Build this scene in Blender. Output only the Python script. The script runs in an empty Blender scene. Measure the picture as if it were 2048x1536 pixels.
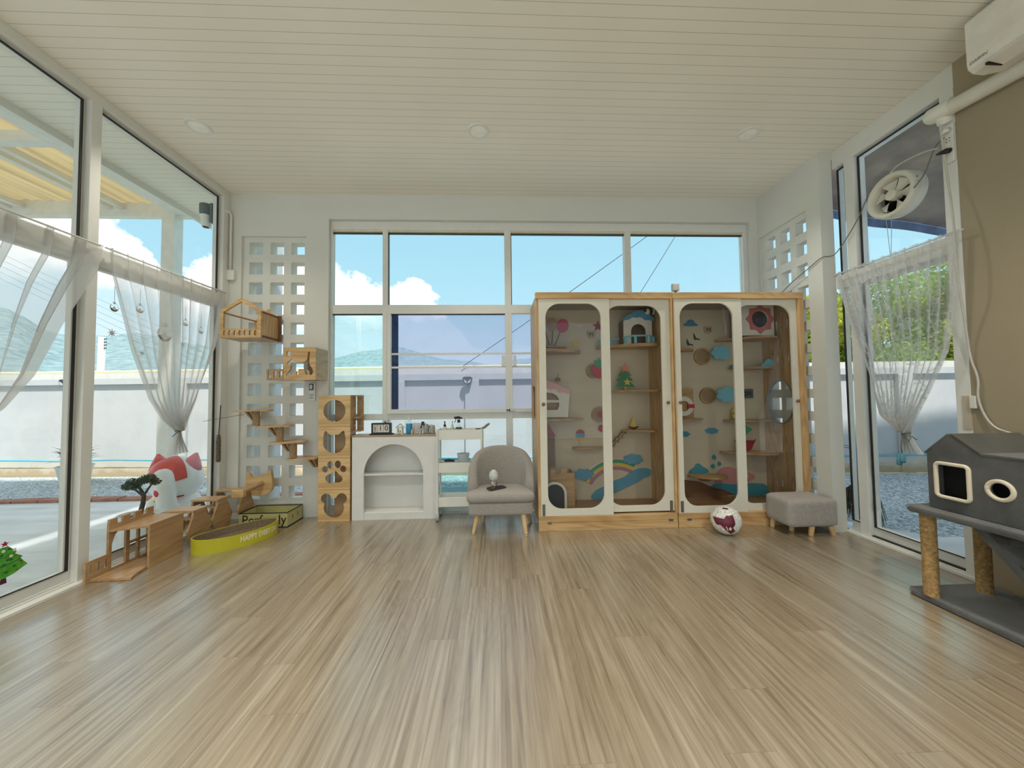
import bpy, bmesh, math, random
from math import sin, cos, pi, radians, sqrt, atan2
from mathutils import Vector, Matrix, noise
random.seed(7)
COL = bpy.context.scene.collection
sc = bpy.context.scene

# ------------------------------------------------------------ materials
def nm(name):
    m = bpy.data.materials.new(name); m.use_nodes = True
    nt = m.node_tree; nt.nodes.clear()
    return m, nt, nt.nodes, nt.links
def N(nt, t, **kw):
    n = nt.nodes.new(t)
    for k, v in kw.items():
        if k in ('ins',):
            for a, b in v.items(): n.inputs[a].default_value = b
        else: setattr(n, k, v)
    return n
def L(nt, a, b): nt.links.new(a, b)
def math_(nt, op, a, b=None, c=None, clamp=False):
    n = nt.nodes.new('ShaderNodeMath'); n.operation = op; n.use_clamp = clamp
    for i, v in enumerate((a, b, c)):
        if v is None: continue
        if isinstance(v, (int, float)): n.inputs[i].default_value = v
        else: nt.links.new(v, n.inputs[i])
    return n.outputs[0]
def ramp(nt, fac, stops):
    r = nt.nodes.new('ShaderNodeValToRGB'); nt.links.new(fac, r.inputs[0])
    e = r.color_ramp.elements
    while len(e) > 1: e.remove(e[0])
    for i, (p, c) in enumerate(stops):
        if i == 0: e[0].position = p; el = e[0]
        else: el = e.new(p)
        el.color = (*c, 1) if len(c) == 3 else c
    return r.outputs[0]
def principled(nt, rough=.5, metal=0., spec=.5):
    b = nt.nodes.new('ShaderNodeBsdfPrincipled'); o = nt.nodes.new('ShaderNodeOutputMaterial')
    b.inputs['Roughness'].default_value = rough; b.inputs['Metallic'].default_value = metal
    b.inputs['Specular IOR Level'].default_value = spec
    nt.links.new(b.outputs[0], o.inputs[0]); return b
MC = {}
def mat(name, col, rough=.5, metal=0., var=.06, scale=12., bump=0., bscale=200., spec=.5, sheen=0):
    if name in MC: return MC[name]
    m, nt, ns, ls = nm(name); b = principled(nt, rough, metal, spec)
    tc = N(nt, 'ShaderNodeTexCoord')
    nz = N(nt, 'ShaderNodeTexNoise', ins={'Scale': scale, 'Detail': 4.})
    L(nt, tc.outputs['Object'], nz.inputs['Vector'])
    lo = tuple(max(0, c * (1 - var)) for c in col); hi = tuple(min(1, c * (1 + var)) for c in col)
    L(nt, ramp(nt, nz.outputs[0], [(.3, lo), (.7, hi)]), b.inputs['Base Color'])
    if sheen: b.inputs['Sheen Weight'].default_value = sheen
    if bump:
        n2 = N(nt, 'ShaderNodeTexNoise', ins={'Scale': bscale, 'Detail': 3.}); L(nt, tc.outputs['Object'], n2.inputs['Vector'])
        bp = N(nt, 'ShaderNodeBump', ins={'Strength': bump, 'Distance': .004}); L(nt, n2.outputs[0], bp.inputs['Height']); L(nt, bp.outputs[0], b.inputs['Normal'])
    MC[name] = m; return m
def wood(name, c1, c2, grain='z', rough=.42, sc_=1., band=.35):
    if name in MC: return MC[name]
    m, nt, ns, ls = nm(name); b = principled(nt, rough, 0, .4)
    tc = N(nt, 'ShaderNodeTexCoord')
    mp = N(nt, 'ShaderNodeMapping'); s = [22 * sc_] * 3; s['xyz'.index(grain)] = 1.6 * sc_; mp.inputs['Scale'].default_value = s
    L(nt, tc.outputs['Object'], mp.inputs[0])
    n1 = N(nt, 'ShaderNodeTexNoise', ins={'Scale': 1., 'Detail': 5., 'Distortion': .6}); L(nt, mp.outputs[0], n1.inputs['Vector'])
    mp2 = N(nt, 'ShaderNodeMapping'); s = [5 * sc_] * 3; s['xyz'.index(grain)] = .9 * sc_; mp2.inputs['Scale'].default_value = s
    L(nt, tc.outputs['Object'], mp2.inputs[0])
    n2 = N(nt, 'ShaderNodeTexNoise', ins={'Scale': 1., 'Detail': 1.}); L(nt, mp2.outputs[0], n2.inputs['Vector'])
    w = math_(nt, 'SINE', math_(nt, 'MULTIPLY', n2.outputs[0], 60.))
    f = math_(nt, 'ADD', n1.outputs[0], math_(nt, 'MULTIPLY', w, band * .25))
    L(nt, ramp(nt, f, [(.25, c2), (.6, c1), (.85, tuple(min(1, c * 1.12) for c in c1))]), b.inputs['Base Color'])
    bp = N(nt, 'ShaderNodeBump', ins={'Strength': .12, 'Distance': .002}); L(nt, n1.outputs[0], bp.inputs['Height']); L(nt, bp.outputs[0], b.inputs['Normal'])
    MC[name] = m; return m
def glass(name, tint=(.96, .98, .97), ior=1.45, haze=0., hazecol=(.9, .9, .95), rough=.0):
    if name in MC: return MC[name]
    m, nt, ns, ls = nm(name); o = N(nt, 'ShaderNodeOutputMaterial')
    t = N(nt, 'ShaderNodeBsdfTransparent'); t.inputs[0].default_value = (*tint, 1)
    g = N(nt, 'ShaderNodeBsdfGlossy'); g.inputs['Roughness'].default_value = rough
    lw = N(nt, 'ShaderNodeLayerWeight', ins={'Blend': .5}); f0 = ((ior - 1) / (ior + 1)) ** 2
    fr = math_(nt, 'ADD', f0, math_(nt, 'MULTIPLY', math_(nt, 'POWER', lw.outputs['Facing'], 5.), 1 - f0))
    mx = N(nt, 'ShaderNodeMixShader'); L(nt, fr, mx.inputs[0]); L(nt, t.outputs[0], mx.inputs[1]); L(nt, g.outputs[0], mx.inputs[2])
    out = mx.outputs[0]
    if haze:
        d = N(nt, 'ShaderNodeBsdfTranslucent'); d.inputs[0].default_value = (*hazecol, 1)
        m2 = N(nt, 'ShaderNodeMixShader'); m2.inputs[0].default_value = haze
        L(nt, out, m2.inputs[1]); L(nt, d.outputs[0], m2.inputs[2]); out = m2.outputs[0]
    L(nt, out, o.inputs[0]); MC[name] = m; return m
def sheer(name, alpha=.35, col=(.93, .93, .92), lace=False):
    m, nt, ns, ls = nm(name); o = N(nt, 'ShaderNodeOutputMaterial')
    t = N(nt, 'ShaderNodeBsdfTransparent')
    d = N(nt, 'ShaderNodeBsdfDiffuse'); d.inputs[0].default_value = (*col, 1)
    tr = N(nt, 'ShaderNodeBsdfTranslucent'); tr.inputs[0].default_value = (*col, 1)
    md = N(nt, 'ShaderNodeMixShader'); md.inputs[0].default_value = .5; L(nt, d.outputs[0], md.inputs[1]); L(nt, tr.outputs[0], md.inputs[2])
    lw = N(nt, 'ShaderNodeLayerWeight', ins={'Blend': .5})
    # cloth opacity grows as the path through the threads grows
    a = math_(nt, 'ADD', math_(nt, 'MULTIPLY', math_(nt, 'POWER', lw.outputs['Facing'], 2.), .7), alpha, clamp=True)
    uv = N(nt, 'ShaderNodeTexCoord'); sx = N(nt, 'ShaderNodeSeparateXYZ'); L(nt, uv.outputs['UV'], sx.inputs[0])
    e = math_(nt, 'ABSOLUTE', math_(nt, 'SUBTRACT', sx.outputs[0], .5))
    hem = math_(nt, 'MULTIPLY', math_(nt, 'GREATER_THAN', e, .5 - (.035 if not lace else .06)), .35)
    a = math_(nt, 'ADD', a, hem, clamp=True)
    if lace:
        mp = N(nt, 'ShaderNodeMapping'); mp.inputs['Scale'].default_value = (26, 22, 1); L(nt, uv.outputs['UV'], mp.inputs[0])
        v = N(nt, 'ShaderNodeTexVoronoi', feature='DISTANCE_TO_EDGE', ins={'Scale': 1.}); L(nt, mp.outputs[0], v.inputs['Vector'])
        nz = N(nt, 'ShaderNodeTexNoise', ins={'Scale': .35, 'Detail': 2.}); L(nt, mp.outputs[0], nz.inputs['Vector'])
        l1 = math_(nt, 'MULTIPLY', math_(nt, 'LESS_THAN', v.outputs[0], .09), math_(nt, 'GREATER_THAN', nz.outputs[0], .5))
        a = math_(nt, 'ADD', a, math_(nt, 'MULTIPLY', l1, .3), clamp=True)
    mx = N(nt, 'ShaderNodeMixShader'); L(nt, a, mx.inputs[0]); L(nt, t.outputs[0], mx.inputs[1]); L(nt, md.outputs[0], mx.inputs[2])
    L(nt, mx.outputs[0], o.inputs[0]); return m
def emis(name, col, st):
    m, nt, ns, ls = nm(name); o = N(nt, 'ShaderNodeOutputMaterial'); e = N(nt, 'ShaderNodeEmission'); e.inputs[0].default_value = (*col, 1); e.inputs[1].default_value = st
    L(nt, e.outputs[0], o.inputs[0]); return m

WHITE = mat('white_wall_paint', (.66, .66, .61), .75, var=.015, scale=3, bump=.05, bscale=90)
FRAME = mat('white_aluminium', (.72, .72, .68), .42, var=.02)
BLACK = mat('black_rubber', (.012, .012, .014), .5)
PINE = wood('pine', (.62, .41, .20), (.45, .26, .10), 'z')
PINEX = wood('pine_x', (.62, .41, .20), (.45, .26, .10), 'x')
PINEY = wood('pine_y', (.62, .41, .20), (.45, .26, .10), 'y')
TOWER = wood('tower_pine', (.68, .46, .22), (.52, .32, .13), 'x', band=.5)
CASTLE = wood('castle_ply', (.47, .30, .155), (.34, .20, .095), 'y', rough=.3)
CASTLEX = wood('castle_ply_x', (.50, .32, .165), (.38, .225, .105), 'x', rough=.3)
CREAM = mat('cream_board', (.72, .69, .59), .45, var=.02)
CREAMW = mat('white_board', (.75, .74, .71), .4, var=.02)
METALW = mat('white_metal', (.78, .77, .70), .35, var=.02)
GREYFAB = mat('grey_fabric', (.34, .31, .28), .9, var=.10, scale=60, bump=.5, bscale=500, sheen=.2)
GREYFAB2 = mat('warm_grey_fabric', (.36, .33, .30), .9, var=.10, scale=60, bump=.5, bscale=500, sheen=.2)
PLUSH = mat('charcoal_plush', (.080, .082, .080), .95, var=.28, scale=9, bump=.8, bscale=260, sheen=.35)
PLUSHC = mat('cream_plush', (.70, .62, .48), .95, var=.06, bump=.6, bscale=260, sheen=.3)
SISAL = None

# ------------------------------------------------------------ mesh builders
class MB:
    def __init__(s): s.v = []; s.f = []; s.uv = {}
    def add(s, vs, fs):
        k = len(s.v); s.v += [tuple(v) for v in vs]; s.f += [tuple(i + k for i in f) for f in fs]; return s
    def box(s, x0, y0, z0, x1, y1, z1):
        return s.add([(x0, y0, z0), (x1, y0, z0), (x1, y1, z0), (x0, y1, z0), (x0, y0, z1), (x1, y0, z1), (x1, y1, z1), (x0, y1, z1)],
                     [(3, 2, 1, 0), (4, 5, 6, 7), (0, 1, 5, 4), (1, 2, 6, 5), (2, 3, 7, 6), (3, 0, 4, 7)])
    def tube(s, pts, r, n=10, cap=True):
        pts = [Vector(p) for p in pts]; m = len(pts); rs = r if isinstance(r, (list, tuple)) else [r] * m
        rings = []; prev = None
        for i, p in enumerate(pts):
            t = (pts[min(i + 1, m - 1)] - pts[max(i - 1, 0)]).normalized()
            if prev is None: a = t.orthogonal().normalized()
            else:
                a = prev - t * prev.dot(t)
                a = a.normalized() if a.length > 1e-6 else t.orthogonal().normalized()
            prev = a; b = t.cross(a)
            rings.append([p + (a * cos(2 * pi * k / n) + b * sin(2 * pi * k / n)) * rs[i] for k in range(n)])
        vs = [v for rg in rings for v in rg]; fs = []
        for i in range(m - 1):
            for k in range(n):
                k2 = (k + 1) % n; fs.append((i * n + k, i * n + k2, (i + 1) * n + k2, (i + 1) * n + k))
        if cap: fs.append(tuple(range(n))[::-1]); fs.append(tuple((m - 1) * n + k for k in range(n)))
        return s.add(vs, fs)
    def lathe(s, prof, c=(0, 0, 0), n=24, sx=1., sy=1., axis='z'):
        vs = []; fs = []; m = len(prof)
        for r, z in prof:
            for k in range(n):
                a = 2 * pi * k / n; p = (r * cos(a) * sx, r * sin(a) * sy, z)
                if axis == 'x': p = (p[2], p[0], p[1])
                if axis == 'y': p = (p[0], p[2], p[1])
                vs.append((p[0] + c[0], p[1] + c[1], p[2] + c[2]))
        for i in range(m - 1):
            for k in range(n):
                k2 = (k + 1) % n; fs.append((i * n + k, i * n + k2, (i + 1) * n + k2, (i + 1) * n + k))
        fs.append(tuple(range(n))[::-1]); fs.append(tuple((m - 1) * n + k for k in range(n)))
        return s.add(vs, fs)
    def ell(s, c, r, n=20, m=12):
        if isinstance(r, (int, float)): r = (r, r, r)
        vs = []; fs = []
        for i in range(m + 1):
            th = pi * i / m
            for k in range(n):
                a = 2 * pi * k / n; vs.append((c[0] + r[0] * sin(th) * cos(a), c[1] + r[1] * sin(th) * sin(a), c[2] + r[2] * cos(th)))
        for i in range(m):
            for k in range(n):
                k2 = (k + 1) % n; fs.append((i * n + k, (i + 1) * n + k, (i + 1) * n + k2, i * n + k2))
        return s.add(vs, fs)
    def grid(s, fn, nu, nv):
        vs = [fn(i / nu, j / nv) for j in range(nv + 1) for i in range(nu + 1)]
        fs = [(j * (nu + 1) + i, j * (nu + 1) + i + 1, (j + 1) * (nu + 1) + i + 1, (j + 1) * (nu + 1) + i) for j in range(nv) for i in range(nu)]
        return s.add(vs, fs)
    def mesh(s):
        me = bpy.data.meshes.new('m'); me.from_pydata(s.v, [], s.f); me.update(); return me
def mapme(me, plane, at):
    for v in me.vertices:
        u, w, d = v.co
        if plane == 'xz': v.co = (u, at + d, w)
        elif plane == 'yz': v.co = (at + d, u, w)
        else: v.co = (u, w, at + d)
    if plane == 'xz': me.flip_normals()
    me.update(); return me
def panel(outer, holes, t, plane='xz', at=0., bev=0.):
    """flat board cut to an outline with cut-outs; lists of 2D points"""
    cu = bpy.data.curves.new('c', 'CURVE'); cu.dimensions = '2D'; cu.fill_mode = 'BOTH'; cu.extrude = t / 2
    loops = outer if isinstance(outer[0][0], (list, tuple)) else [outer]
    for lp in list(loops) + list(holes):
        sp = cu.splines.new('POLY'); sp.points.add(len(lp) - 1)
        for p, q in zip(sp.points, lp): p.co = (q[0], q[1], 0, 1)
        sp.use_cyclic_u = True
    o = bpy.data.objects.new('c', cu); COL.objects.link(o)
    dg = bpy.context.evaluated_depsgraph_get(); me = bpy.data.meshes.new_from_object(o.evaluated_get(dg), depsgraph=dg)
    bpy.data.objects.remove(o); me.materials.clear()
    bm = bmesh.new(); bm.from_mesh(me); bmesh.ops.remove_doubles(bm, verts=bm.verts, dist=1e-5); bmesh.ops.recalc_face_normals(bm, faces=bm.faces); bm.to_mesh(me); bm.free()
    for p in me.polygons: p.use_smooth = False
    return mapme(me, plane, at)
def text(s, size, t, plane, at, cx, cy, rot=0., mirror=False, xs=1., shear=0., offset=0.):
    cu = bpy.data.curves.new('t', 'FONT'); cu.body = s; cu.size = size; cu.extrude = t / 2; cu.align_x = 'CENTER'; cu.align_y = 'CENTER'; cu.shear = shear; cu.offset = offset
    o = bpy.data.objects.new('t', cu); COL.objects.link(o)
    dg = bpy.context.evaluated_depsgraph_get(); me = bpy.data.meshes.new_from_object(o.evaluated_get(dg), depsgraph=dg)
    bpy.data.objects.remove(o); me.materials.clear()
    for v in me.vertices:
        x, y = v.co.x * xs * (-1 if mirror else 1), v.co.y
        v.co.x = cx + x * cos(rot) - y * sin(rot); v.co.y = cy + x * sin(rot) + y * cos(rot)
    for p in me.polygons: p.use_smooth = False
    return mapme(me, plane, at)
def circ(cx, cy, r, n=28, ry=None, a0=0, a1=360):
    ry = ry or r; full = abs(a1 - a0) >= 360
    return [(cx + r * cos(radians(a0 + (a1 - a0) * i / (n if full else n - 1))), cy + ry * sin(radians(a0 + (a1 - a0) * i / (n if full else n - 1)))) for i in range(n)]
def rrect(x0, y0, x1, y1, r, n=7):
    o = []
    for cx, cy, a in ((x1 - r, y0 + r, -90), (x1 - r, y1 - r, 0), (x0 + r, y1 - r, 90), (x0 + r, y0 + r, 180)):
        o += [(cx + r * cos(radians(a + 90 * i / n)), cy + r * sin(radians(a + 90 * i / n))) for i in range(n + 1)]
    return o
def rect(x0, y0, x1, y1): return [(x0, y0), (x1, y0), (x1, y1), (x0, y1)]
def star(cx, cy, r, k=5, inner=.45, rot=90):
    return [(cx + (r if i % 2 == 0 else r * inner) * cos(radians(rot + 180 * i / k)), cy + (r if i % 2 == 0 else r * inner) * sin(radians(rot + 180 * i / k))) for i in range(2 * k)]
def cloud2(cx, cy, w, h, flat=False, seed=0, k=7):
    rnd = random.Random(seed); pts = []
    for i in range(56):
        a = 2 * pi * i / 56; rr = 1 + .24 * abs(sin(a * k / 2 + seed)) - .14
        x = cos(a) * rr * w / 2; y = sin(a) * rr * h / 2
        if flat and y < -h * .22: y = -h * .22
        pts.append((cx + x, cy + y))
    return pts
def smooth_poly(pts, it=2):
    for _ in range(it):
        o = []
        for i in range(len(pts)):
            a = pts[i]; b = pts[(i + 1) % len(pts)]
            o += [(.75 * a[0] + .25 * b[0], .75 * a[1] + .25 * b[1]), (.25 * a[0] + .75 * b[0], .25 * a[1] + .75 * b[1])]
        pts = o
    return pts
def joinme(*ms):
    bm = bmesh.new()
    for m in ms: bm.from_mesh(m)
    me = bpy.data.meshes.new('j'); bm.to_mesh(me); bm.free(); return me

# ------------------------------------------------------------ objects
ORG = {}
def tag(o, label=None, cat=None, group=None, kind=None):
    if label: o['label'] = label
    if cat: o['category'] = cat
    if group: o['group'] = group
    if kind: o['kind'] = kind
    return o
def thing(name, label, cat, loc, group=None, kind=None):
    o = bpy.data.objects.new(name, None); COL.objects.link(o); o.location = loc; o.empty_display_size = .05
    ORG[o.name] = Vector(loc); return tag(o, label, cat, group, kind)
def obj(name, me, m, parent=None, bev=0., smooth=None, label=None, loc=None, mods=None):
    """mesh given in world coordinates; stored relative to its thing's origin"""
    if isinstance(me, MB): me = me.mesh()
    ms = m if isinstance(m, (list, tuple)) else [m]
    if not me.materials:
        for q in ms: me.materials.append(q)
    o = bpy.data.objects.new(name, me); COL.objects.link(o)
    if parent is not None:
        org = ORG[parent.name]; o.parent = parent; ORG[o.name] = org
    else:
        if loc is None:
            xs = [v.co for v in me.vertices]; lo = Vector([min(c[i] for c in xs) for i in range(3)]); hi = Vector([max(c[i] for c in xs) for i in range(3)])
            loc = ((lo.x + hi.x) / 2, (lo.y + hi.y) / 2, lo.z)
        org = Vector(loc); o.location = org; ORG[o.name] = org
    me.transform(Matrix.Translation(-org))
    me.name = name
    if smooth is True:
        for p in me.polygons: p.use_smooth = True
    elif smooth: # angle
        for p in me.polygons: p.use_smooth = True
        try: me.set_sharp_from_angle(angle=radians(smooth))
        except Exception: pass
    if bev:
        b = o.modifiers.new('bevel', 'BEVEL'); b.width = bev; b.segments = 2; b.limit_method = 'ANGLE'; b.angle_limit = radians(50)
    if mods: mods(o)
    if label: o['label'] = label
    return o
def struct(name, me, m, parent=None, **k):
    o = obj(name, me, m, parent, **k)
    if parent is None: o['kind'] = 'structure'
    return o
def sthing(name, loc):
    o = bpy.data.objects.new(name, None); COL.objects.link(o); o.location = loc; ORG[o.name] = Vector(loc); o['kind'] = 'structure'; return o
def B(x0, y0, z0, x1, y1, z1): return MB().box(x0, y0, z0, x1, y1, z1)
def copy_tree(o, par=None):
    c = o.copy(); COL.objects.link(c); c.parent = par
    for ch in [q for q in bpy.data.objects if q.parent == o]: copy_tree(ch, c)
    ORG[c.name] = ORG[o.name]; return c
def finish_smooth(me):
    for p in me.polygons: p.use_smooth = True
    return me
def voxel(mb, size, it=6):
    me = mb.mesh(); o = bpy.data.objects.new('v', me); COL.objects.link(o)
    r = o.modifiers.new('r', 'REMESH'); r.mode = 'VOXEL'; r.voxel_size = size
    s = o.modifiers.new('s', 'SMOOTH'); s.iterations = it; s.factor = .5
    dg = bpy.context.evaluated_depsgraph_get(); out = bpy.data.meshes.new_from_object(o.evaluated_get(dg), depsgraph=dg)
    bpy.data.objects.remove(o); out.materials.clear(); return finish_smooth(out)

# ============================================================ ROOM
XL, YB, ZC = -2.81, 3.69, 3.35
# floor material: vinyl planks running away from the camera
def floor_mat():
    m, nt, ns, ls = nm('oak_vinyl_planks'); b = principled(nt, .3, 0, .6); b.inputs['Coat Weight'].default_value = 1.; b.inputs['Coat Roughness'].default_value = .28; b.inputs['Coat IOR'].default_value = 2.1
    tc = N(nt, 'ShaderNodeTexCoord'); s = N(nt, 'ShaderNodeSeparateXYZ'); L(nt, tc.outputs['Object'], s.inputs[0])
    X, Y = s.outputs[0], s.outputs[1]; W = .185; LN = 1.22
    xi = math_(nt, 'FLOOR', math_(nt, 'DIVIDE', X, W))
    w1 = N(nt, 'ShaderNodeTexWhiteNoise', noise_dimensions='1D'); L(nt, xi, w1.inputs['W'])
    yo = math_(nt, 'ADD', math_(nt, 'DIVIDE', Y, LN), math_(nt, 'MULTIPLY', w1.outputs[0], 7.))
    yi = math_(nt, 'FLOOR', yo)
    cv = N(nt, 'ShaderNodeCombineXYZ'); L(nt, xi, cv.inputs[0]); L(nt, yi, cv.inputs[1])
    w2 = N(nt, 'ShaderNodeTexWhiteNoise', noise_dimensions='2D'); L(nt, cv.outputs[0], w2.inputs['Vector'])
    rnd = w2.outputs[0]
    g = N(nt, 'ShaderNodeCombineXYZ')
    L(nt, math_(nt, 'ADD', math_(nt, 'MULTIPLY', X, 52.), math_(nt, 'MULTIPLY', rnd, 90.)), g.inputs[0]); L(nt, math_(nt, 'MULTIPLY', Y, 1.5), g.inputs[1]); L(nt, math_(nt, 'MULTIPLY', rnd, 40.), g.inputs[2])
    n1 = N(nt, 'ShaderNodeTexNoise', ins={'Scale': 1., 'Detail': 7., 'Roughness': .62, 'Distortion': .5}); L(nt, g.outputs[0], n1.inputs['Vector'])
    g2 = N(nt, 'ShaderNodeCombineXYZ')
    L(nt, math_(nt, 'ADD', math_(nt, 'MULTIPLY', X, 6.5), math_(nt, 'MULTIPLY', rnd, 70.)), g2.inputs[0]); L(nt, math_(nt, 'MULTIPLY', Y, 1.1), g2.inputs[1]); L(nt, math_(nt, 'MULTIPLY', rnd, 17.), g2.inputs[2])
    n2 = N(nt, 'ShaderNodeTexNoise', ins={'Scale': 1., 'Detail': 1.5, 'Distortion': .3}); L(nt, g2.outputs[0], n2.inputs['Vector'])
    rings = math_(nt, 'POWER', math_(nt, 'ABSOLUTE', math_(nt, 'SINE', math_(nt, 'MULTIPLY', n2.outputs[0], 52.))), 2.)
    c1 = ramp(nt, n1.outputs[0], [(.28, (.135, .094, .053)), (.43, (.245, .193, .126)), (.57, (.32, .270, .194)), (.76, (.43, .385, .305))])
    # ring strength only in parts of a plank
    mk = ramp(nt, n2.outputs[0], [(.4, (0, 0, 0)), (.6, (1, 1, 1))])
    rr = math_(nt, 'MULTIPLY', math_(nt, 'MULTIPLY', rings, .22), mk)
    mx = N(nt, 'ShaderNodeMix', data_type='RGBA', blend_type='MULTIPLY'); L(nt, rr, mx.inputs[0]); L(nt, c1, mx.inputs[6]); mx.inputs[7].default_value = (.50, .38, .25, 1)
    tone = ramp(nt, rnd, [(0, (.85, .80, .73)), (.35, (1.0, .965, .91)), (.7, (.92, .905, .885)), (1, (1.04, 1.035, 1.035))])
    m2 = N(nt, 'ShaderNodeMix', data_type='RGBA', blend_type='MULTIPLY'); m2.inputs[0].default_value = 1.; L(nt, mx.outputs[2], m2.inputs[6]); L(nt, tone, m2.inputs[7])
    fx = math_(nt, 'FRACT', math_(nt, 'DIVIDE', X, W)); fy = math_(nt, 'FRACT', yo)
    ex = math_(nt, 'LESS_THAN', fx, .010); ey = math_(nt, 'LESS_THAN', fy, .0022)
    ed = math_(nt, 'MULTIPLY', math_(nt, 'MAXIMUM', ex, ey), .38)
    m3 = N(nt, 'ShaderNodeMix', data_type='RGBA'); L(nt, ed, m3.inputs[0]); L(nt, m2.outputs[2], m3.inputs[6]); m3.inputs[7].default_value = (.12, .085, .05, 1)
    L(nt, m3.outputs[2], b.inputs['Base Color'])
    L(nt, ramp(nt, n1.outputs[0], [(.3, (.36,) * 3), (.7, (.27,) * 3)]), b.inputs['Roughness'])
    bp = N(nt, 'ShaderNodeBump', ins={'Strength': .10, 'Distance': .002}); L(nt, n1.outputs[0], bp.inputs['Height']); L(nt, bp.outputs[0], b.inputs['Normal'])
    return m
struct('floor', B(-2.86, -3.2, -.10, 3.10, 3.84, 0), floor_mat(), loc=(0, 0, 0))
def ceil_mat():
    m, nt, ns, ls = nm('grooved_ceiling_boards'); b = principled(nt, .5, 0, .35)
    tc = N(nt, 'ShaderNodeTexCoord'); s = N(nt, 'ShaderNodeSeparateXYZ'); L(nt, tc.outputs['Object'], s.inputs[0])
    f = math_(nt, 'FRACT', math_(nt, 'DIVIDE', s.outputs[1], .0675))
    e = math_(nt, 'ABSOLUTE', math_(nt, 'SUBTRACT', f, .5))
    g = math_(nt, 'GREATER_THAN', e, .472)
    nz = N(nt, 'ShaderNodeTexNoise', ins={'Scale': 1.3, 'Detail': 2.}); L(nt, tc.outputs['Object'], nz.inputs['Vector'])
    base = ramp(nt, nz.outputs[0], [(.3, (.80, .77, .675)), (.7, (.84, .81, .72))])
    mx = N(nt, 'ShaderNodeMix', data_type='RGBA'); L(nt, g, mx.inputs[0]); L(nt, base, mx.inputs[6]); mx.inputs[7].default_value = (.56, .53, .43, 1)
    L(nt, mx.outputs[2], b.inputs['Base Color'])
    bp = N(nt, 'ShaderNodeBump', ins={'Strength': .5, 'Distance': .003}); bp.invert = True; L(nt, math_(nt, 'SMOOTH_MAX', e, .45, .03), bp.inputs['Height']); L(nt, bp.outputs[0], b.inputs['Normal'])
    return m
CEIL = ceil_mat()
struct('ceiling', B(-2.86, -3.2, ZC, 3.10, 3.84, ZC + .12), CEIL, loc=(0, 0, ZC))
# back wall with breeze-block opening and the window opening
LZ = [2.845 - .2112 * k for k in range(13)]
struct('wall_back', panel(rect(-2.81, 0, 2.88, ZC), [rect(-2.64, .14, -1.985, 2.9), rect(-1.755, .005, 2.795, 3.09)], .15, 'xz', 3.765), WHITE)
BLK = mat('painted_breeze_blocks', (.68, .68, .63), .8, var=.02, bump=.12, bscale=70)
holes = [rect(x, z - .128, x + .137, z) for x in (-2.577, -2.362, -2.150) for z in LZ]
struct('trim_1', panel(rect(-2.64, .14, -1.985, 2.9), holes, .11, 'xz', 3.77), BLK)
# side wall, right of the cabinets
struct('wall_side', panel(rect(2.94, 0, 3.84, ZC), [rect(3.085, .14, 3.665, 2.9)], .12, 'yz', 2.94), WHITE)
holes = [rect(y, z - .128, y + .122, z) for y in (3.107, 3.296, 3.474) for z in LZ]
struct('trim_2', panel(rect(3.085, .14, 3.665, 2.9), holes, .08, 'yz', 2.945), BLK)
# right wall (beige blind-like partition) and the rear of the room
BEIGE = mat('beige_wall', (.35, .29, .195), .8, var=.03, scale=2, bump=.1, bscale=160)
struct('wall_right', B(3.0, -3.2, 0, 3.10, 2.10, ZC), BEIGE)
struct('wall_rear', panel(rect(-2.86, 0, 3.10, ZC), [rect(-2.70, .05, -.95, 3.22), rect(-.87, .05, .95, 3.22), rect(1.03, .05, 2.92, 3.22)], .1, 'xz', -3.25), WHITE)  # unseen wall; its wide openings are shaped to let sun in for bounce
GL = glass('clear_glass', (.97, .985, .98), 1.35)
GLT = glass('greenish_glass', (.86, .95, .94), 1.6); GLL = glass('pale_blue_glass', (.92, .97, .985), 1.4)
GLS = glass('insect_screen', (.80, .805, .87), 1.2, .12, (.80, .80, .86))
GLB = glass('dark_blue_glass', (.12, .17, .28), 1.45)
GLC = glass('cabinet_acrylic', (.95, .95, .94), 1.32)
# left glazing --------------------------------------------------
def yframe(x, y0, y1, z0, z1, w, d):   # frame ring in the y-z plane
    return panel(rect(y0, z0, y1, z1), [rect(y0 + w, z0 + w, y1 - w, z1 - w)], d, 'yz', x)
def xframe(y, x0, x1, z0, z1, w, d):
    return panel(rect(x0, z0, x1, z1), [rect(x0 + w, z0 + w, x1 - w, z1 - w)], d, 'xz', y)
w1 = sthing('window_1', (XL, 2.5, 0))
fr = MB()
fr.box(-2.86, -3.2, 3.275, -2.76, 3.69, 3.35)        # head
fr.box(-2.86, -3.2, 2.15, -2.755, 3.69, 2.262)       # rail
fr.box(-2.861, 2.446, 0, -2.762, 2.512, 3.276)        # post
fr.box(-2.862, 3.60, 0, -2.758, 3.689, 3.276)
fr.box(-2.861, .35, 0, -2.762, .43, 3.276); fr.box(-2.861, -1.75, 0, -2.762, -1.67, 3.276); fr.box(-2.861, -3.199, 0, -2.762, -3.12, 3.276)
fr.box(-2.87, -3.2, 0, -2.73, 3.69, .022)            # sill track
fr.box(-2.87, -3.2, .022, -2.80, 3.69, .04); fr.box(-2.79, -3.2, .022, -2.78, 3.69, .034)
obj('window_frame', fr, FRAME, w1, bev=.003)
bays = [(-3.12, -1.75), (-1.67, .35), (.43, 2.446), (2.512, 3.60)]
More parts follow.
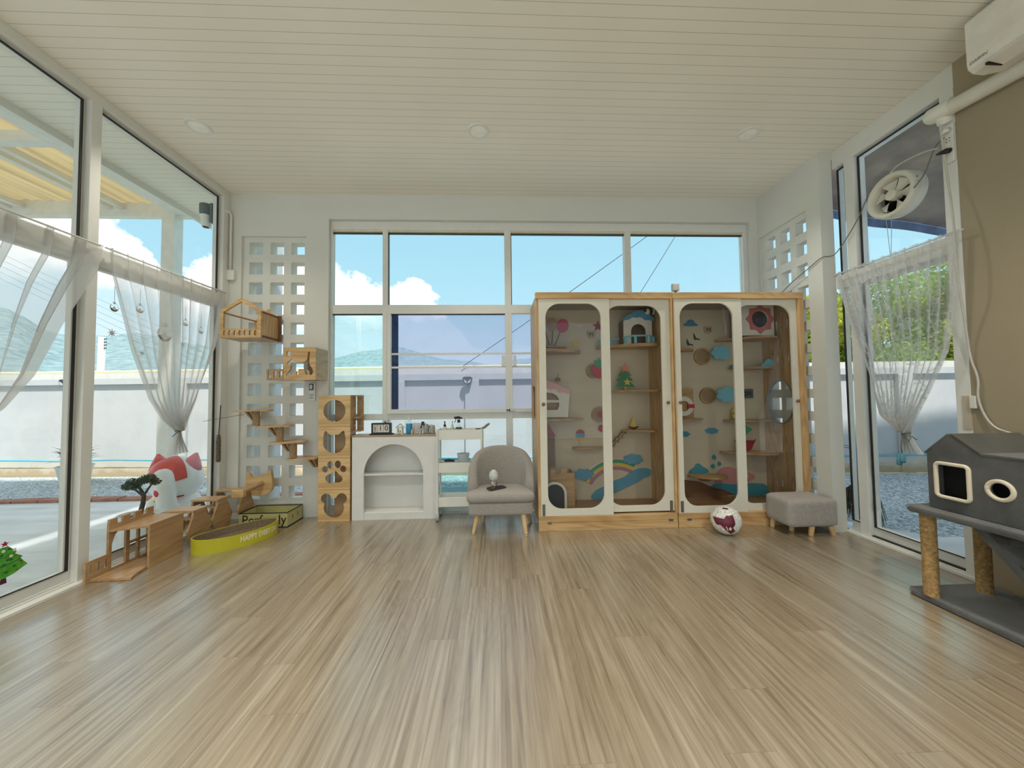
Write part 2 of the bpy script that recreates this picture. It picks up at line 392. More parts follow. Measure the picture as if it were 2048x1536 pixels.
for a, b in bays:
    obj('sash', yframe(-2.825, a, b, 2.262, 3.275, .022, .04), FRAME, w1)
    obj('gasket', MB().box(-2.806, a + .01, 3.248, -2.794, b - .028, 3.258).box(-2.806, b - .028, 2.265, -2.794, b - .018, 3.258), BLACK, w1)
    obj('sash', panel(rect(a, .04, b, 2.15), [rect(a + .006, .11, b - .04, 2.13)], .035, 'yz', -2.825), FRAME, w1)
    obj('gasket', MB().box(-2.808, a + .006, .105, -2.798, b - .03, .111).box(-2.808, b - .03, .105, -2.798, b - .018, 2.14), BLACK, w1)
    obj('pane', MB().box(-2.829, a + .01, 2.27, -2.823, b - .01, 3.265), GL, w1)
    obj('pane', MB().box(-2.829, a + .01, .06, -2.823, b - .01, 2.14), GL, w1)
# back window ---------------------------------------------------
w2 = sthing('window_2', (.5, 3.75, 0))
fr = MB(); y0, y1 = 3.735, 3.80
fr.box(-1.755, y0, 3.0, 2.795, y1, 3.09); fr.box(-1.755, y0, 2.095, 2.795, y1, 2.19); fr.box(-1.755, y0, .97, 2.795, y1, 1.035)
fr.box(-1.755, y0, .005, 2.795, y1, .10)
for a, b in ((-1.755, -1.735), (-1.212, -1.155), (.087, .158), (1.408, 1.478), (2.745, 2.795)): fr.box(a, y0 - .002, .10, b, y1 + .002, 3.0)
obj('window_frame', fr, FRAME, w2, bev=.003)
fr = MB(); fr.box(-1.735, 3.745, 2.985, 2.745, 3.775, 3.0)
obj('head_bead', fr, mat('warm_bead', (.75, .68, .5), .5), w2)
fr = MB(); fr.box(-1.735, 3.742, 2.962, 2.745, 3.77, 2.972); fr.box(-1.16, 3.742, 2.19, -1.15, 3.77, 2.96); fr.box(.158, 3.742, 2.19, .165, 3.77, 2.96); fr.box(-1.735, 3.742, 2.085, .087, 3.77, 2.095)
obj('gasket', fr, BLACK, w2)
xs = [(-1.735, -1.212), (-1.155, .087), (.158, 1.408), (1.478, 2.745)]
for i, (a, b) in enumerate(xs):
    obj('pane', B(a, 3.765, 2.19, b, 3.771, 2.962), GL, w2)
    obj('pane', B(a, 3.765, 1.035, b, 3.771, 2.085), GLT if i == 0 else GLS, w2)
    obj('pane', B(a, 3.765, .10, b, 3.771, .97), GLL, w2)
fr = MB()
for a, b in ((-1.155, .122), (.122, 1.41)):
    fr.box(a, 3.715, 1.035, b, 3.735, 1.075); fr.box(a, 3.715, 2.09, b, 3.735, 2.13)
    fr.box(a, 3.715, 1.075, a + .035, 3.735, 2.09); fr.box(b - .035, 3.715, 1.075, b, 3.735, 2.09)
obj('sliding_sash', fr, FRAME, w2, bev=.002)
obj('tinted_strip', B(-1.12, 3.745, 1.08, -1.05, 3.75, 2.085), GLB, w2)
fr = MB(); fr.box(-1.12, 3.74, 1.655, 1.38, 3.755, 1.675); fr.box(-1.12, 3.74, 1.512, 1.38, 3.755, 1.532)
obj('guard_bar', fr, FRAME, w2)
h = obj('sash_lock', B(.09, 3.700, 1.045, .175, 3.715, 1.07), mat('lock_metal', (.5, .5, .48), .35, .6), w2, bev=.004)
obj('keyhole', MB().ell((.098, 3.70, 1.058), (.008, .004, .008)).ell((.12, 3.70, 1.058), (.012, .004, .01)), BLACK, h)
for x in (.045, .165): obj('pull_handle', B(x, 3.700, 1.53, x + .035, 3.715, 1.64), FRAME, w2, bev=.004)
# right glazing -------------------------------------------------
w3 = sthing('window_3', (3.06, 2.5, 0))
fr = MB()
fr.box(3.005, 2.10, 3.19, 3.10, 2.94, 3.35); fr.box(3.0, 2.10, 2.112, 3.09, 2.94, 2.222)
fr.box(3.007, 2.762, .001, 3.092, 2.838, 3.191); fr.box(2.998, 2.101, .001, 3.098, 2.175, 3.191)
fr.box(2.985, 2.10, 0, 3.10, 2.94, .022); fr.box(3.01, 2.10, .022, 3.02, 2.94, .034); fr.box(3.05, 2.10, .022, 3.09, 2.94, .04)
obj('window_frame', fr, FRAME, w3, bev=.003)
for a, b in ((2.175, 2.762), (2.838, 2.94)):
    obj('gasket', MB().box(3.041, a + .01, 3.172, 3.053, b - .006, 3.182).box(3.041, b - .016, 2.225, 3.053, b - .006, 3.172), BLACK, w3)
    obj('sash', yframe(3.07, a, b, 2.222, 3.19, .022, .04), mat('blue_white_frame', (.70, .76, .80), .4), w3)
    obj('sash', panel(rect(a, .04, b, 2.112), [rect(a + .02, .11, b - .02, 2.09)], .035, 'yz', 3.07), FRAME, w3)
    obj('gasket', MB().box(3.043, a + .01, .104, 3.053, b - .004, .110).box(3.043, b - .014, .110, 3.053, b - .004, 2.10), BLACK, w3)
    obj('pane', B(3.068, a + .01, .06, 3.073, b - .01, 2.10), GL, w3)
    obj('pane', B(3.068, a + .01, 2.23, 3.073, b - .01, 3.18), GL, w3)
obj('track_gap', B(3.022, 2.10, .022, 3.05, 2.80, .040), BLACK, w3)

# ============================================================ OUTSIDE
GROUND = -.12
def gravel_mat():
    m, nt, ns, ls = nm('blue_grey_gravel'); b = principled(nt, .8, 0, .3)
    tc = N(nt, 'ShaderNodeTexCoord')
    v = N(nt, 'ShaderNodeTexVoronoi', ins={'Scale': 52., 'Randomness': 1.}); L(nt, tc.outputs['Object'], v.inputs['Vector'])
    s = N(nt, 'ShaderNodeSeparateColor'); L(nt, v.outputs['Color'], s.inputs[0])
    L(nt, ramp(nt, s.outputs[0], [(0, (.16, .21, .25)), (.5, (.42, .50, .55)), (1, (.74, .81, .85))]), b.inputs['Base Color'])
    bp = N(nt, 'ShaderNodeBump', ins={'Strength': .8, 'Distance': .012}); bp.invert = True; L(nt, v.outputs['Distance'], bp.inputs['Height']); L(nt, bp.outputs[0], b.inputs['Normal'])
    return m
def concrete_mat(name, c, sc_=1.):
    m, nt, ns, ls = nm(name); b = principled(nt, .6, 0, .4)
    tc = N(nt, 'ShaderNodeTexCoord')
    n1 = N(nt, 'ShaderNodeTexNoise', ins={'Scale': 1.6 * sc_, 'Detail': 6., 'Roughness': .6}); L(nt, tc.outputs['Object'], n1.inputs['Vector'])
    mp = N(nt, 'ShaderNodeMapping'); mp.inputs['Scale'].default_value = (.5, 7, 1); L(nt, tc.outputs['Object'], mp.inputs[0])
    n2 = N(nt, 'ShaderNodeTexNoise', ins={'Scale': 1., 'Detail': 4.}); L(nt, mp.outputs[0], n2.inputs['Vector'])
    f = math_(nt, 'ADD', math_(nt, 'MULTIPLY', n1.outputs[0], .5), math_(nt, 'MULTIPLY', n2.outputs[0], .5))
    L(nt, ramp(nt, f, [(.35, tuple(q * .78 for q in c)), (.5, c), (.65, tuple(min(1, q * 1.15) for q in c))]), b.inputs['Base Color'])
    return m
obj_g = obj('gravel_bed', panel([(-16, -14), (16, -14), (16, 4.80), (-16, 7.13)], [], .1, 'xy', GROUND - .05), gravel_mat(), loc=(0, 0, GROUND)); tag(obj_g, 'blue-grey gravel covering the yard outside the room', 'gravel', kind='stuff')
CONC = concrete_mat('patio_concrete', (.70, .73, .76))
struct('trim_3', B(-9.0, -8, -.3, -2.87, 4.80, -.098), CONC, loc=(-5, 2, -.098))
tag(bpy.data.objects['trim_3'], kind='structure')
struct('trim_4', panel([(3.10, -6), (9, -6), (9, 3.0), (4.3, 2.98), (3.9, 3.02), (3.5, 3.45), (3.10, 3.75)], [], .2, 'xy', -.198), CONC)
# brick kerb at the gravel's edge, left
kr = thing('brick_kerb', 'row of red bricks edging the gravel beyond the left glass', 'kerb', (-5.5, 4.87, GROUND))
BR = mat('red_brick', (.36, .17, .12), .8, var=.25, scale=9, bump=.5, bscale=60)
for i in range(19):
    x = -8.9 + i * .33; zz = random.uniform(-.006, .006)
    obj('brick', B(x, 4.80 + random.uniform(-.006, .006), GROUND, x + .315, 4.93, -.062 + zz), BR, kr, bev=.01)
# perimeter wall (slightly skewed to the room)
def pw(x): return 6.02 - .0729 * x    # y of its inner face
PWALL = None
def pwall_mat():
    m, nt, ns, ls = nm('rendered_boundary_wall'); b = principled(nt, .85, 0, .2)
    tc = N(nt, 'ShaderNodeTexCoord'); s = N(nt, 'ShaderNodeSeparateXYZ'); L(nt, tc.outputs['Object'], s.inputs[0])
    n1 = N(nt, 'ShaderNodeTexNoise', ins={'Scale': 1.2, 'Detail': 7., 'Roughness': .65}); L(nt, tc.outputs['Object'], n1.inputs['Vector'])
    n2 = N(nt, 'ShaderNodeTexNoise', ins={'Scale': 7., 'Detail': 6.}); L(nt, tc.outputs['Object'], n2.inputs['Vector'])
    base = ramp(nt, n1.outputs[0], [(.3, (.50, .51, .53)), (.6, (.59, .60, .61)), (.8, (.54, .55, .57))])
    # rising damp and soil splash along the foot
    d = math_(nt, 'SUBTRACT', math_(nt, 'ADD', .18, math_(nt, 'MULTIPLY', n1.outputs[0], .30)), s.outputs[2])
    f = math_(nt, 'MULTIPLY', math_(nt, 'MULTIPLY', d, 5., clamp=True), .7)
    mx = N(nt, 'ShaderNodeMix', data_type='RGBA'); L(nt, f, mx.inputs[0]); L(nt, base, mx.inputs[6]); mx.inputs[7].default_value = (.70, .60, .44, 1)
    d2 = math_(nt, 'SUBTRACT', math_(nt, 'MULTIPLY', n2.outputs[0], .22), math_(nt, 'ADD', s.outputs[2], -.06))
    mx2 = N(nt, 'ShaderNodeMix', data_type='RGBA'); L(nt, math_(nt, 'MULTIPLY', math_(nt, 'MULTIPLY', d2, 9., clamp=True), .8), mx2.inputs[0]); L(nt, mx.outputs[2], mx2.inputs[6]); mx2.inputs[7].default_value = (.42, .30, .17, 1)
    L(nt, mx2.outputs[2], b.inputs['Base Color'])
    return m
PW = pwall_mat()
bw = thing('boundary_wall', 'long white rendered boundary wall with pilasters behind the gravel', 'wall', (0, 6.1, GROUND))
def skew(mb, parent, name, m, **k):
    me = mb.mesh() if isinstance(mb, MB) else mb
    for v in me.vertices: v.co.y += pw(v.co.x)
    return obj(name, me, m, parent, **k)
mb = MB()
for i in range(46): mb.box(-16 + i * .7, .0, GROUND, -16 + (i + 1) * .7, .14, 1.62)
skew(B(-16, 0, GROUND, 16, .14, 1.62), bw, 'wall_panel', PW)
skew(B(-16, -.05, 1.60, 16, .19, 1.705), bw, 'coping', mat('coping_render', (.72, .71, .68), .85))
skew(B(-16, -.05, 1.50, 16, 0, 1.60), bw, 'top_band', PW)
skew(B(-16, -.03, GROUND, 16, 0, .02), bw, 'footing', PW)
for x in (-10.2, -7.57, -5.58, -3.2, -1.72, -.44, 1.9, 4.3, 6.7, 9.1):
    skew(B(x - .12, -.055, GROUND, x + .12, 0, 1.5), bw, 'pilaster', PW, bev=.01)
def wpipe(name, z, r, x0, x1, m, label, off=-.09, sag=.0):
    pts = []
    for i in range(41):
        x = x0 + (x1 - x0) * i / 40; pts.append((x, pw(x) + off, z + sag * sin(i * 1.7) * .5))
    o = obj(name, MB().tube(pts, r, 8), m, smooth=True); tag(o, label, 'pipe'); return o
wpipe('conduit_pipe', 1.729, .022, -14, 2.2, mat('yellowed_pvc', (.78, .70, .46), .5), 'yellowed plastic pipe lying along the top of the boundary wall', .0)
wpipe('water_hose', .17, .014, -13, 8, mat('blue_pvc', (.10, .42, .55), .45), 'thin blue water pipe running low along the boundary wall', -.08, .02)
# flood lights on the wall
FL = mat('flood_black', (.03, .035, .04), .4)
def flood(x, z, label):
    y = pw(x) - .055
    t = thing('flood_light', label, 'wall light', (x, y, z), 'flood lights on the boundary wall')
    obj('housing', panel([(x - .085, z + .05), (x - .06, z + .075), (x + .06, z + .075), (x + .085, z + .05), (x + .06, z - .035), (x, z - .06), (x - .06, z - .035)], [], .06, 'xz', y - .05), FL, t, bev=.004)
    gl = mat('lamp_glass', (.55, .60, .63), .15)
    obj('lens', panel([(x - .06, z + .035), (x - .008, z - .005), (x - .008, z - .04), (x - .045, z - .022)], [], .01, 'xz', y - .083), gl, t)
    obj('lens', panel([(x + .06, z + .035), (x + .008, z - .005), (x + .008, z - .04), (x + .045, z - .022)], [], .01, 'xz', y - .083), gl, t)
    obj('bracket', B(x - .02, y - .02, z + .02, x + .02, y, z + .08), FL, t)
flood(-7.60, 1.52, 'small black flood light on the boundary wall beyond the left glass')
flood(-.51, 1.47, 'small black flood light on the boundary wall seen through the middle window')
# guy wires
WIRE = mat('dark_wire', (.06, .07, .08), .5)
def wire(name, pts, r, label, cat='wire', m=None, group=None, n=6):
    o = obj(name, MB().tube(pts, r, n), m or WIRE, smooth=True); return tag(o, label, cat, group)
def sagline(a, b, s, n=24):
    a, b = Vector(a), Vector(b); return [a.lerp(b, i / n) + Vector((0, 0, -s * 4 * (i / n) * (1 - i / n))) for i in range(n + 1)]
wire('guy_wire', sagline((-.60, 5.98, 1.72), (4.2, 5.7, 5.10), .05), .006, 'dark wire slanting up from the boundary wall across the back window')
wire('guy_wire', sagline((2.9, 8, 2.9), (5.2, 8, 6.5), .05), .007, 'short dark wire slanting in the sky above the cabinets')
# power pole and lines at left
pp = thing('power_pole', 'thin white concrete power pole far beyond the wall at left', 'pole', (-32.5, 30, -1))
obj('pole', MB().tube([(-32.5, 30, -1), (-32.5, 30, 6.5)], [.3, .2], 10), mat('pole_concrete', (.7, .7, .68), .8), pp, smooth=True)
for k in range(4): obj('insulator', B(-32.3, 29.95, 6.3 - k * .25, -32.15, 30.05, 6.38 - k * .25), FL, pp)
for k in range(5):
    wire('power_line', sagline((-48, 30, 17.2 - k * .52), (-16, 30, 1.9 - k * .52), .3), .010, 'thin power lines slanting down behind the left window', 'wire', group='power lines at left')
# hills
def hill():
    prof = [(-100, 6), (-75, 7.5), (-60, 8.6), (-53.5, 8.8), (-50, 6.8), (-47, 7.0), (-45, 7.6), (-43.7, 7.5), (-38.5, 6.6), (-32.4, 6.6), (-28, 5.4), (-25.2, 5.9), (-20, 7.2), (-16.1, 8.0), (-13, 7.4), (-11.6, 6.7), (-8, 6.1), (-5, 5.9), (-1, 5.2), (4.5, 6.2), (10, 6.8), (25, 6), (40, 5), (60, 6), (100, 5)]
    def el(a):
        for (a0, e0), (a1, e1) in zip(prof, prof[1:]):
            if a0 <= a <= a1:
                t = (a - a0) / (a1 - a0); t = t * t * (3 - 2 * t); return e0 + (e1 - e0) * t
        return 5
    def fn(u, v):
        a = -100 + 200 * u; R = 240 + 260 * v
        e = el(a) * (.22 + .78 * v ** .8)
        z = 1.2 + R * math.tan(radians(e)) + noise.noise(Vector((a * .35, v * 4, 0))) * 3 * sin(pi * min(1, v)) + noise.noise(Vector((a * 1.6, v * 9, 3))) * .7 + noise.noise(Vector((a * 5, v * 30, 7))) * .5
        if v == 0: z = -10
        return (R * sin(radians(a)), R * cos(radians(a)), z)
    return MB().grid(fn, 260, 26)
m, nt, ns, ls = nm('haze_tinted_forest'); b = principled(nt, 1, 0, 0); tc = N(nt, 'ShaderNodeTexCoord'); nz = N(nt, 'ShaderNodeTexNoise', ins={'Scale': .16, 'Detail': 9., 'Roughness': .8}); L(nt, tc.outputs['Object'], nz.inputs['Vector'])
L(nt, ramp(nt, nz.outputs[0], [(.38, (.13, .20, .23)), (.5, (.215, .30, .32)), (.62, (.30, .39, .395))]), b.inputs['Base Color'])  # distance haze is put into this pale blue-green base colour
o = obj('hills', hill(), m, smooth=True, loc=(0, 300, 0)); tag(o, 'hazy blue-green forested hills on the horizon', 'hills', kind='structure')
o = obj('meadow', MB().add([(-600, 6.9, -.5), (600, 6.9, -.5), (600, 600, -.5), (-600, 600, -.5)], [(0, 1, 2, 3)]), mat('meadow', (.22, .27, .14), 1, var=.2, scale=.3), loc=(0, 7, -.5)); tag(o, kind='structure')

# left patio: soffit, pergola, post
PIL = mat('white_steel', (.74, .74, .70), .45)
struct('trim_5', B(-3.47, -6, ZC, -2.865, 4.35, ZC + .1), CEIL, loc=(0, 0, ZC))
struct('trim_6', MB().box(-3.50, -6, ZC - .06, -3.47, 4.35, ZC + .1), FRAME)
pg = thing('pergola_roof', 'white steel patio roof with tan corrugated sheets outside the left glass', 'pergola', (-3.75, 4.0, GROUND))
obj('beam', B(-3.93, -6, 3.47, -3.76, 4.46, 3.58), PIL, pg)
obj('beam', B(-9.5, 4.38, 3.46, -3.55, 4.46, 3.67), PIL, pg)
for y in (3.16, .8, -1.4, -3.6): obj('beam', B(-9.5, y - .04, 3.47, -3.93, y + .05, 3.56), PIL, pg)
for x in (-4.58, -4.73, -5.74, -5.89, -7.2): obj('purlin', B(x, -6, 3.54, x + .06, 4.38, 3.60), PIL, pg)
obj('post', B(-4.07, 4.36, GROUND, -3.92, 4.48, 3.47), PIL, pg)
obj('post', B(-9.4, 4.36, GROUND, -9.28, 4.48, 3.47), PIL, pg)
def corr(u, v): return (-3.53 - 6.1 * u, -6 + 10.42 * v, 3.615 + .10 * u + .010 * sin(u * 6.1 / .075 * 2 * pi * .5))
m, nt, ns, ls = nm('tan_sheet'); o_ = N(nt, 'ShaderNodeOutputMaterial'); tc = N(nt, 'ShaderNodeTexCoord'); mp = N(nt, 'ShaderNodeMapping'); mp.inputs['Scale'].default_value = (14, .7, 1); L(nt, tc.outputs['Object'], mp.inputs[0])
nz = N(nt, 'ShaderNodeTexNoise', ins={'Scale': 1., 'Detail': 5.}); L(nt, mp.outputs[0], nz.inputs['Vector']); cc = ramp(nt, nz.outputs[0], [(.3, (.33, .25, .13)), (.7, (.50, .39, .21))])
d = N(nt, 'ShaderNodeBsdfDiffuse'); t = N(nt, 'ShaderNodeBsdfTranslucent'); L(nt, cc, d.inputs[0]); L(nt, cc, t.inputs[0]); mx = N(nt, 'ShaderNodeMixShader'); mx.inputs[0].default_value = .5; L(nt, d.outputs[0], mx.inputs[1]); L(nt, t.outputs[0], mx.inputs[2]); L(nt, mx.outputs[0], o_.inputs[0])
obj('roof_sheet', MB().grid(corr, 320, 4), m, pg, smooth=True)
# exterior column seen through the left breeze blocks
struct('trim_7', B(-2.98, 4.05, GROUND, -2.62, 4.35, 3.3), mat('column_render', (.60, .63, .64), .8))
# security camera outside, upper corner
cm = thing('security_camera', 'grey and white security camera outside the upper left glass', 'camera', (-2.94, 3.64, 3.0))
obj('mount', B(-2.90, 3.60, 3.0, -2.87, 3.68, 3.2), mat('cam_grey', (.10, .13, .13), .5), cm, bev=.004)
obj('housing', MB().lathe([(.05, 3.08), (.055, 3.12), (.055, 3.19), (.04, 3.20)], (-2.955, 3.63, 0), 20), MC['cam_grey'], cm, smooth=40)
obj('dome', MB().lathe([(.03, 2.965), (.038, 2.975), (.042, 3.05), (.05, 3.08)], (-2.955, 3.63, 0), 20), FRAME, cm, smooth=40)
obj('lens', MB().lathe([(.005, 2.958), (.026, 2.96), (.028, 2.967)], (-2.955, 3.63, 0), 16), BLACK, cm)
# right: dark shade cloth canopy
def shade(u, v):
    x = 3.12 + 7 * u; y = -3 + 7.2 * v + .22 * u
    return (x, y, 3.80 - .10 * (x - 3.1) + .05 * sin(v * 9 + u * 3) + .035 * noise.noise(Vector((x * 1.2, y * 3.5, 0))) * 2 - (.14 * max(0, v - .93) / .07))
m, nt, ns, ls = nm('shade_cloth'); b = principled(nt, .8, 0, .2); tc = N(nt, 'ShaderNodeTexCoord'); sp = N(nt, 'ShaderNodeSeparateXYZ'); L(nt, tc.outputs['UV'], sp.inputs[0])
nz = N(nt, 'ShaderNodeTexNoise', ins={'Scale': 3., 'Detail': 5.}); L(nt, tc.outputs['Object'], nz.inputs['Vector'])
L(nt, ramp(nt, nz.outputs[0], [(.3, (.17, .14, .13)), (.55, (.27, .22, .20)), (.75, (.42, .34, .27))]), b.inputs['Base Color'])
o = obj('shade_cloth', MB().grid(shade, 60, 60), m, smooth=True); tag(o, 'dark brown shade cloth stretched outside the upper right glass', 'canopy')
def band(u, v):
    p = shade(u, 1); return (p[0], p[1] + .01 * v, p[2] + .03 - .14 * v)
o = obj('shade_hem', MB().grid(band, 60, 3), mat('blue_tarp', (.10, .16, .30), .6, var=.5, scale=5), smooth=True); tag(o, 'blue tarpaulin edge of the brown shade cloth at right', 'tarpaulin')
o = obj('blue_board', B(3.16, 2.02, -.1, 3.19, 2.20, 3.2), mat('blue_board', (.02, .18, .55), .5)); tag(o, 'narrow bright blue board outside by the beige wall', 'board')

# trees beyond the wall, right
LEAFM = []
for i, c in enumerate([(.30, .42, .08), (.16, .28, .06), (.48, .50, .10)]):
    m, nt, ns, ls = nm('leaves_%s' % 'abc'[i]); o_ = N(nt, 'ShaderNodeOutputMaterial'); oi = N(nt, 'ShaderNodeTexCoord'); nz = N(nt, 'ShaderNodeTexNoise', ins={'Scale': 2.2, 'Detail': 6.}); L(nt, oi.outputs['Object'], nz.inputs['Vector'])
    cc = ramp(nt, nz.outputs[0], [(.3, tuple(q * .55 for q in c)), (.5, c), (.7, tuple(min(1, q * 1.6) for q in c))])
    d = N(nt, 'ShaderNodeBsdfDiffuse'); t = N(nt, 'ShaderNodeBsdfTranslucent'); L(nt, cc, d.inputs[0]); L(nt, cc, t.inputs[0]); mx = N(nt, 'ShaderNodeMixShader'); mx.inputs[0].default_value = .45; L(nt, d.outputs[0], mx.inputs[1]); L(nt, t.outputs[0], mx.inputs[2]); L(nt, mx.outputs[0], o_.inputs[0]); LEAFM.append(m)
BARK = mat('bark', (.16, .12, .08), .9, var=.3, bump=.6, bscale=40)
def leafcloud(blobs, n, size, rnd):
    mb = MB(); tot = sum(b[3] for b in blobs)
    for _ in range(n):
        r = rnd.random() * tot
        for b in blobs:
            r -= b[3]
            if r <= 0: break
        d = Vector((rnd.gauss(0, 1), rnd.gauss(0, 1), rnd.gauss(0, 1))).normalized() * (rnd.random() ** .4)
        c = Vector((b[0] + d.x * b[3], b[1] + d.y * b[3], b[2] + d.z * b[3] * .8))
        a = Vector((rnd.gauss(0, 1), rnd.gauss(0, 1), rnd.gauss(0, .7))).normalized(); q = a.orthogonal().normalized(); q = Matrix.Rotation(rnd.random() * 6.28, 3, a) @ q
        s = size * rnd.uniform(.6, 1.3); w = a.cross(q) * s * .45
        mb.add([c - q * s, c + w, c + q * s, c - w], [(0, 1, 2, 3)])
    return mb
def tree(x, y, h, r, mi, label, seed, n=5200, low=.35):
    rnd = random.Random(seed); t = thing('tree', label, 'tree', (x, y, -.5), 'trees beyond the boundary wall')
    blobs = [(x + rnd.uniform(-r, r) * .75, y + rnd.uniform(-r, r) * .6, h * (low + (1 - low) * rnd.random()) - .3, r * rnd.uniform(.30, .48)) for _ in range(15)]
    obj('crown', leafcloud(blobs, n * 3, .055, rnd), LEAFM[mi], t)
    tr = MB().tube([(x, y, -.5), (x + .1, y, h * .3), (x, y + .1, h * .6)], [.14, .11, .06], 8)
    for b in blobs[:7]: tr.tube([(x + .05, y, h * .35), ((x + b[0]) / 2, (y + b[1]) / 2, h * .5), b[:3]], [.06, .04, .015], 6)
    obj('trunk', tr, BARK, t, smooth=True)
tree(8.1, 8.4, 3.5, 1.3, 2, 'bushy yellow-green tree nearest the column behind the wall', 3)
tree(9.6, 7.9, 3.9, 1.4, 0, 'broad mid-green tree behind the lace curtain', 5)
tree(10.9, 7.2, 4.3, 1.4, 2, 'yellow-green tree furthest right above the boundary wall', 8)
tree(9.0, 10.2, 4.2, 1.7, 1, 'darker green tree at the back of the group', 11)
tree(12.8, 8.8, 4.8, 1.9, 1, 'tall dark green tree beyond the right end of the wall', 14)

# potted shrub by the wall at left
PX = -6.80
ps = thing('potted_plant', 'spiky purple-green plant in a white pot against the boundary wall', 'potted plant', (PX, 5.95, GROUND))
obj('pot', MB().lathe([(.11, 0), (.15, .02), (.20, .27), (.215, .30), (.19, .30), (.17, .26)], (PX, 5.95, GROUND), 24), mat('white_pot', (.80, .81, .80), .5), ps, smooth=50)
mb = MB(); rnd = random.Random(4)
for k in range(70):
    a = rnd.random() * 6.28; e = rnd.uniform(.25, 1.4); l = rnd.uniform(.28, .5); d = Vector((cos(a) * cos(e), sin(a) * cos(e) * .6, sin(e))); s = Vector((-sin(a), cos(a), 0)) * .022
    p = Vector((PX, 5.95, GROUND + .27 + rnd.random() * .12)); q = p + d * l * .6 + Vector((0, 0, .02)); z = p + d * l - Vector((0, 0, .06))
    mb.add([p - s * .5, p + s * .5, q + s, q - s], [(0, 1, 2, 3)]); mb.add([q - s, q + s, z], [(0, 1, 2)])
obj('foliage', mb, mat('purple_green_leaf', (.17, .17, .10), .6, var=.5, scale=14), ps)
# bonsai in a white planter just outside the left glass
bz = thing('potted_bonsai', 'small bonsai tree in an oval white planter outside the left glass', 'potted plant', (-3.23, 3.33, -.098))
obj('planter', MB().lathe([(.11, 0), (.14, .02), (.162, .24), (.172, .285), (.155, .285), (.145, .26)], (-3.23, 3.33, -.098), 32, 1., .8), MC['white_pot'], bz, smooth=50)
obj('soil', MB().lathe([(.15, .255), (.07, .265), (.01, .27)], (-3.23, 3.33, -.098), 24, 1., .8), mat('soil_pebbles', (.10, .09, .085), .9, var=.5, scale=60, bump=1, bscale=80), bz)
bx, by = -3.23, 3.33
obj('trunk', MB().tube([(bx - .01, by, .14), (bx, by, .20), (bx + .02, by, .28), (bx + .025, by, .35), (bx - .01, by, .41), (bx - .04, by, .45)], [.022, .019, .017, .015, .010, .007], 8)
    .tube([(bx + .025, by, .35), (bx + .07, by, .42), (bx + .10, by, .46)], [.010, .008, .005], 6).tube([(bx + .02, by, .34), (bx - .05, by, .40), (bx - .11, by, .42)], [.009, .007, .004], 6), mat('bonsai_bark', (.06, .055, .05), .9, bump=.8, bscale=60), bz, smooth=True)
rnd = random.Random(2)
blobs = [(bx - .12, by, .43, .042), (bx - .07, by, .46, .055), (bx, by + .02, .48, .05), (bx + .07, by, .50, .05), (bx + .12, by, .47, .04), (bx - .02, by - .03, .45, .045), (bx - .09, by + .03, .42, .035)]
obj('foliage', leafcloud(blobs, 1500, .012, rnd), mat('bonsai_leaf', (.045, .085, .05), .5, var=.4, scale=20), bz)

# lucky cat statue
st = thing('beckoning_cat_statue', 'large white beckoning cat statue with red ears and red collar outside', 'statue', (-3.6, 4.05, -.098))
SW = mat('statue_white', (.80, .81, .79), .35, var=.02); SR = mat('statue_red', (.62, .07, .06), .35, var=.1); SP = mat('statue_pink', (.75, .25, .30), .4)
mb = MB().ell((-3.60, 4.10, .37), (.27, .25, .26)).ell((-3.60, 4.12, -.02), (.27, .25, .24)).ell((-3.60, 4.12, .12), (.17, .17, .12))
mb.tube([(-3.49, 3.90, -.04), (-3.49, 3.86, .15), (-3.50, 3.84, .34), (-3.53, 3.86, .44)], [.10, .088, .088, .082], 16).ell((-3.54, 3.86, .44), (.085, .085, .085)).ell((-3.50, 3.90, -.02), (.11, .11, .09))
mb.ell((-3.70, 3.96, .10), (.085, .085, .085)).ell((-3.62, 3.98, -.02), (.12, .12, .10)).ell((-3.30, 3.98, -.03), (.13, .12, .10))
me = voxel(mb, .014, 10)
for v in me.vertices: v.co.z = max(v.co.z, -.098)
obj('body', me, SW, st)
mb = MB()
def ear(cx, cy, cz, tx, ty, tz, r):
    return MB().tube([(cx, cy, cz), ((cx * .55 + tx * .45), (cy * .55 + ty * .45), (cz * .55 + tz * .45)), (tx, ty, tz)], [r, r * .66, r * .12], 14)
obj('ear', finish_smooth(ear(-3.74, 4.06, .50, -3.80, 4.08, .66, .11).mesh()), SR, st, label='red left ear')
obj('ear', finish_smooth(ear(-3.46, 4.12, .49, -3.40, 4.14, .66, .12).mesh()), SP, st, label='pink right ear')
def cap(u, v):
    a = radians(-122 + 92 * u); e = radians(6 + 80 * v - 8 * sin(u * pi) * (1 - v)); return (-3.60 + .276 * cos(e) * cos(a), 4.10 + .256 * cos(e) * sin(a), .37 + .266 * sin(e))
obj('head_patch', finish_smooth(MB().grid(cap, 24, 16).mesh()), SR, st)
def cap2(u, v):
    a = radians(-175 + 70 * u); e = radians(28 + 34 * v); return (-3.60 + .276 * cos(e) * cos(a), 4.10 + .256 * cos(e) * sin(a), .37 + .266 * sin(e))
obj('head_stripe', finish_smooth(MB().grid(cap2, 20, 10).mesh()), SR, st)
obj('paw_pad', MB().ell((-3.515, 3.775, .275), (.036, .02, .048)), mat('pad_crimson', (.60, .02, .06), .3), st, smooth=True)
def col_(u, v):
    a = radians(-150 + 120 * u); return (-3.60 + .195 * cos(a), 4.11 + .19 * sin(a), .135 + .03 * (v - .5) + .012 * u * 2 + .03)
obj('collar', MB().grid(col_, 24, 2), mat('collar_crimson', (.45, .02, .04), .35), st, smooth=True)
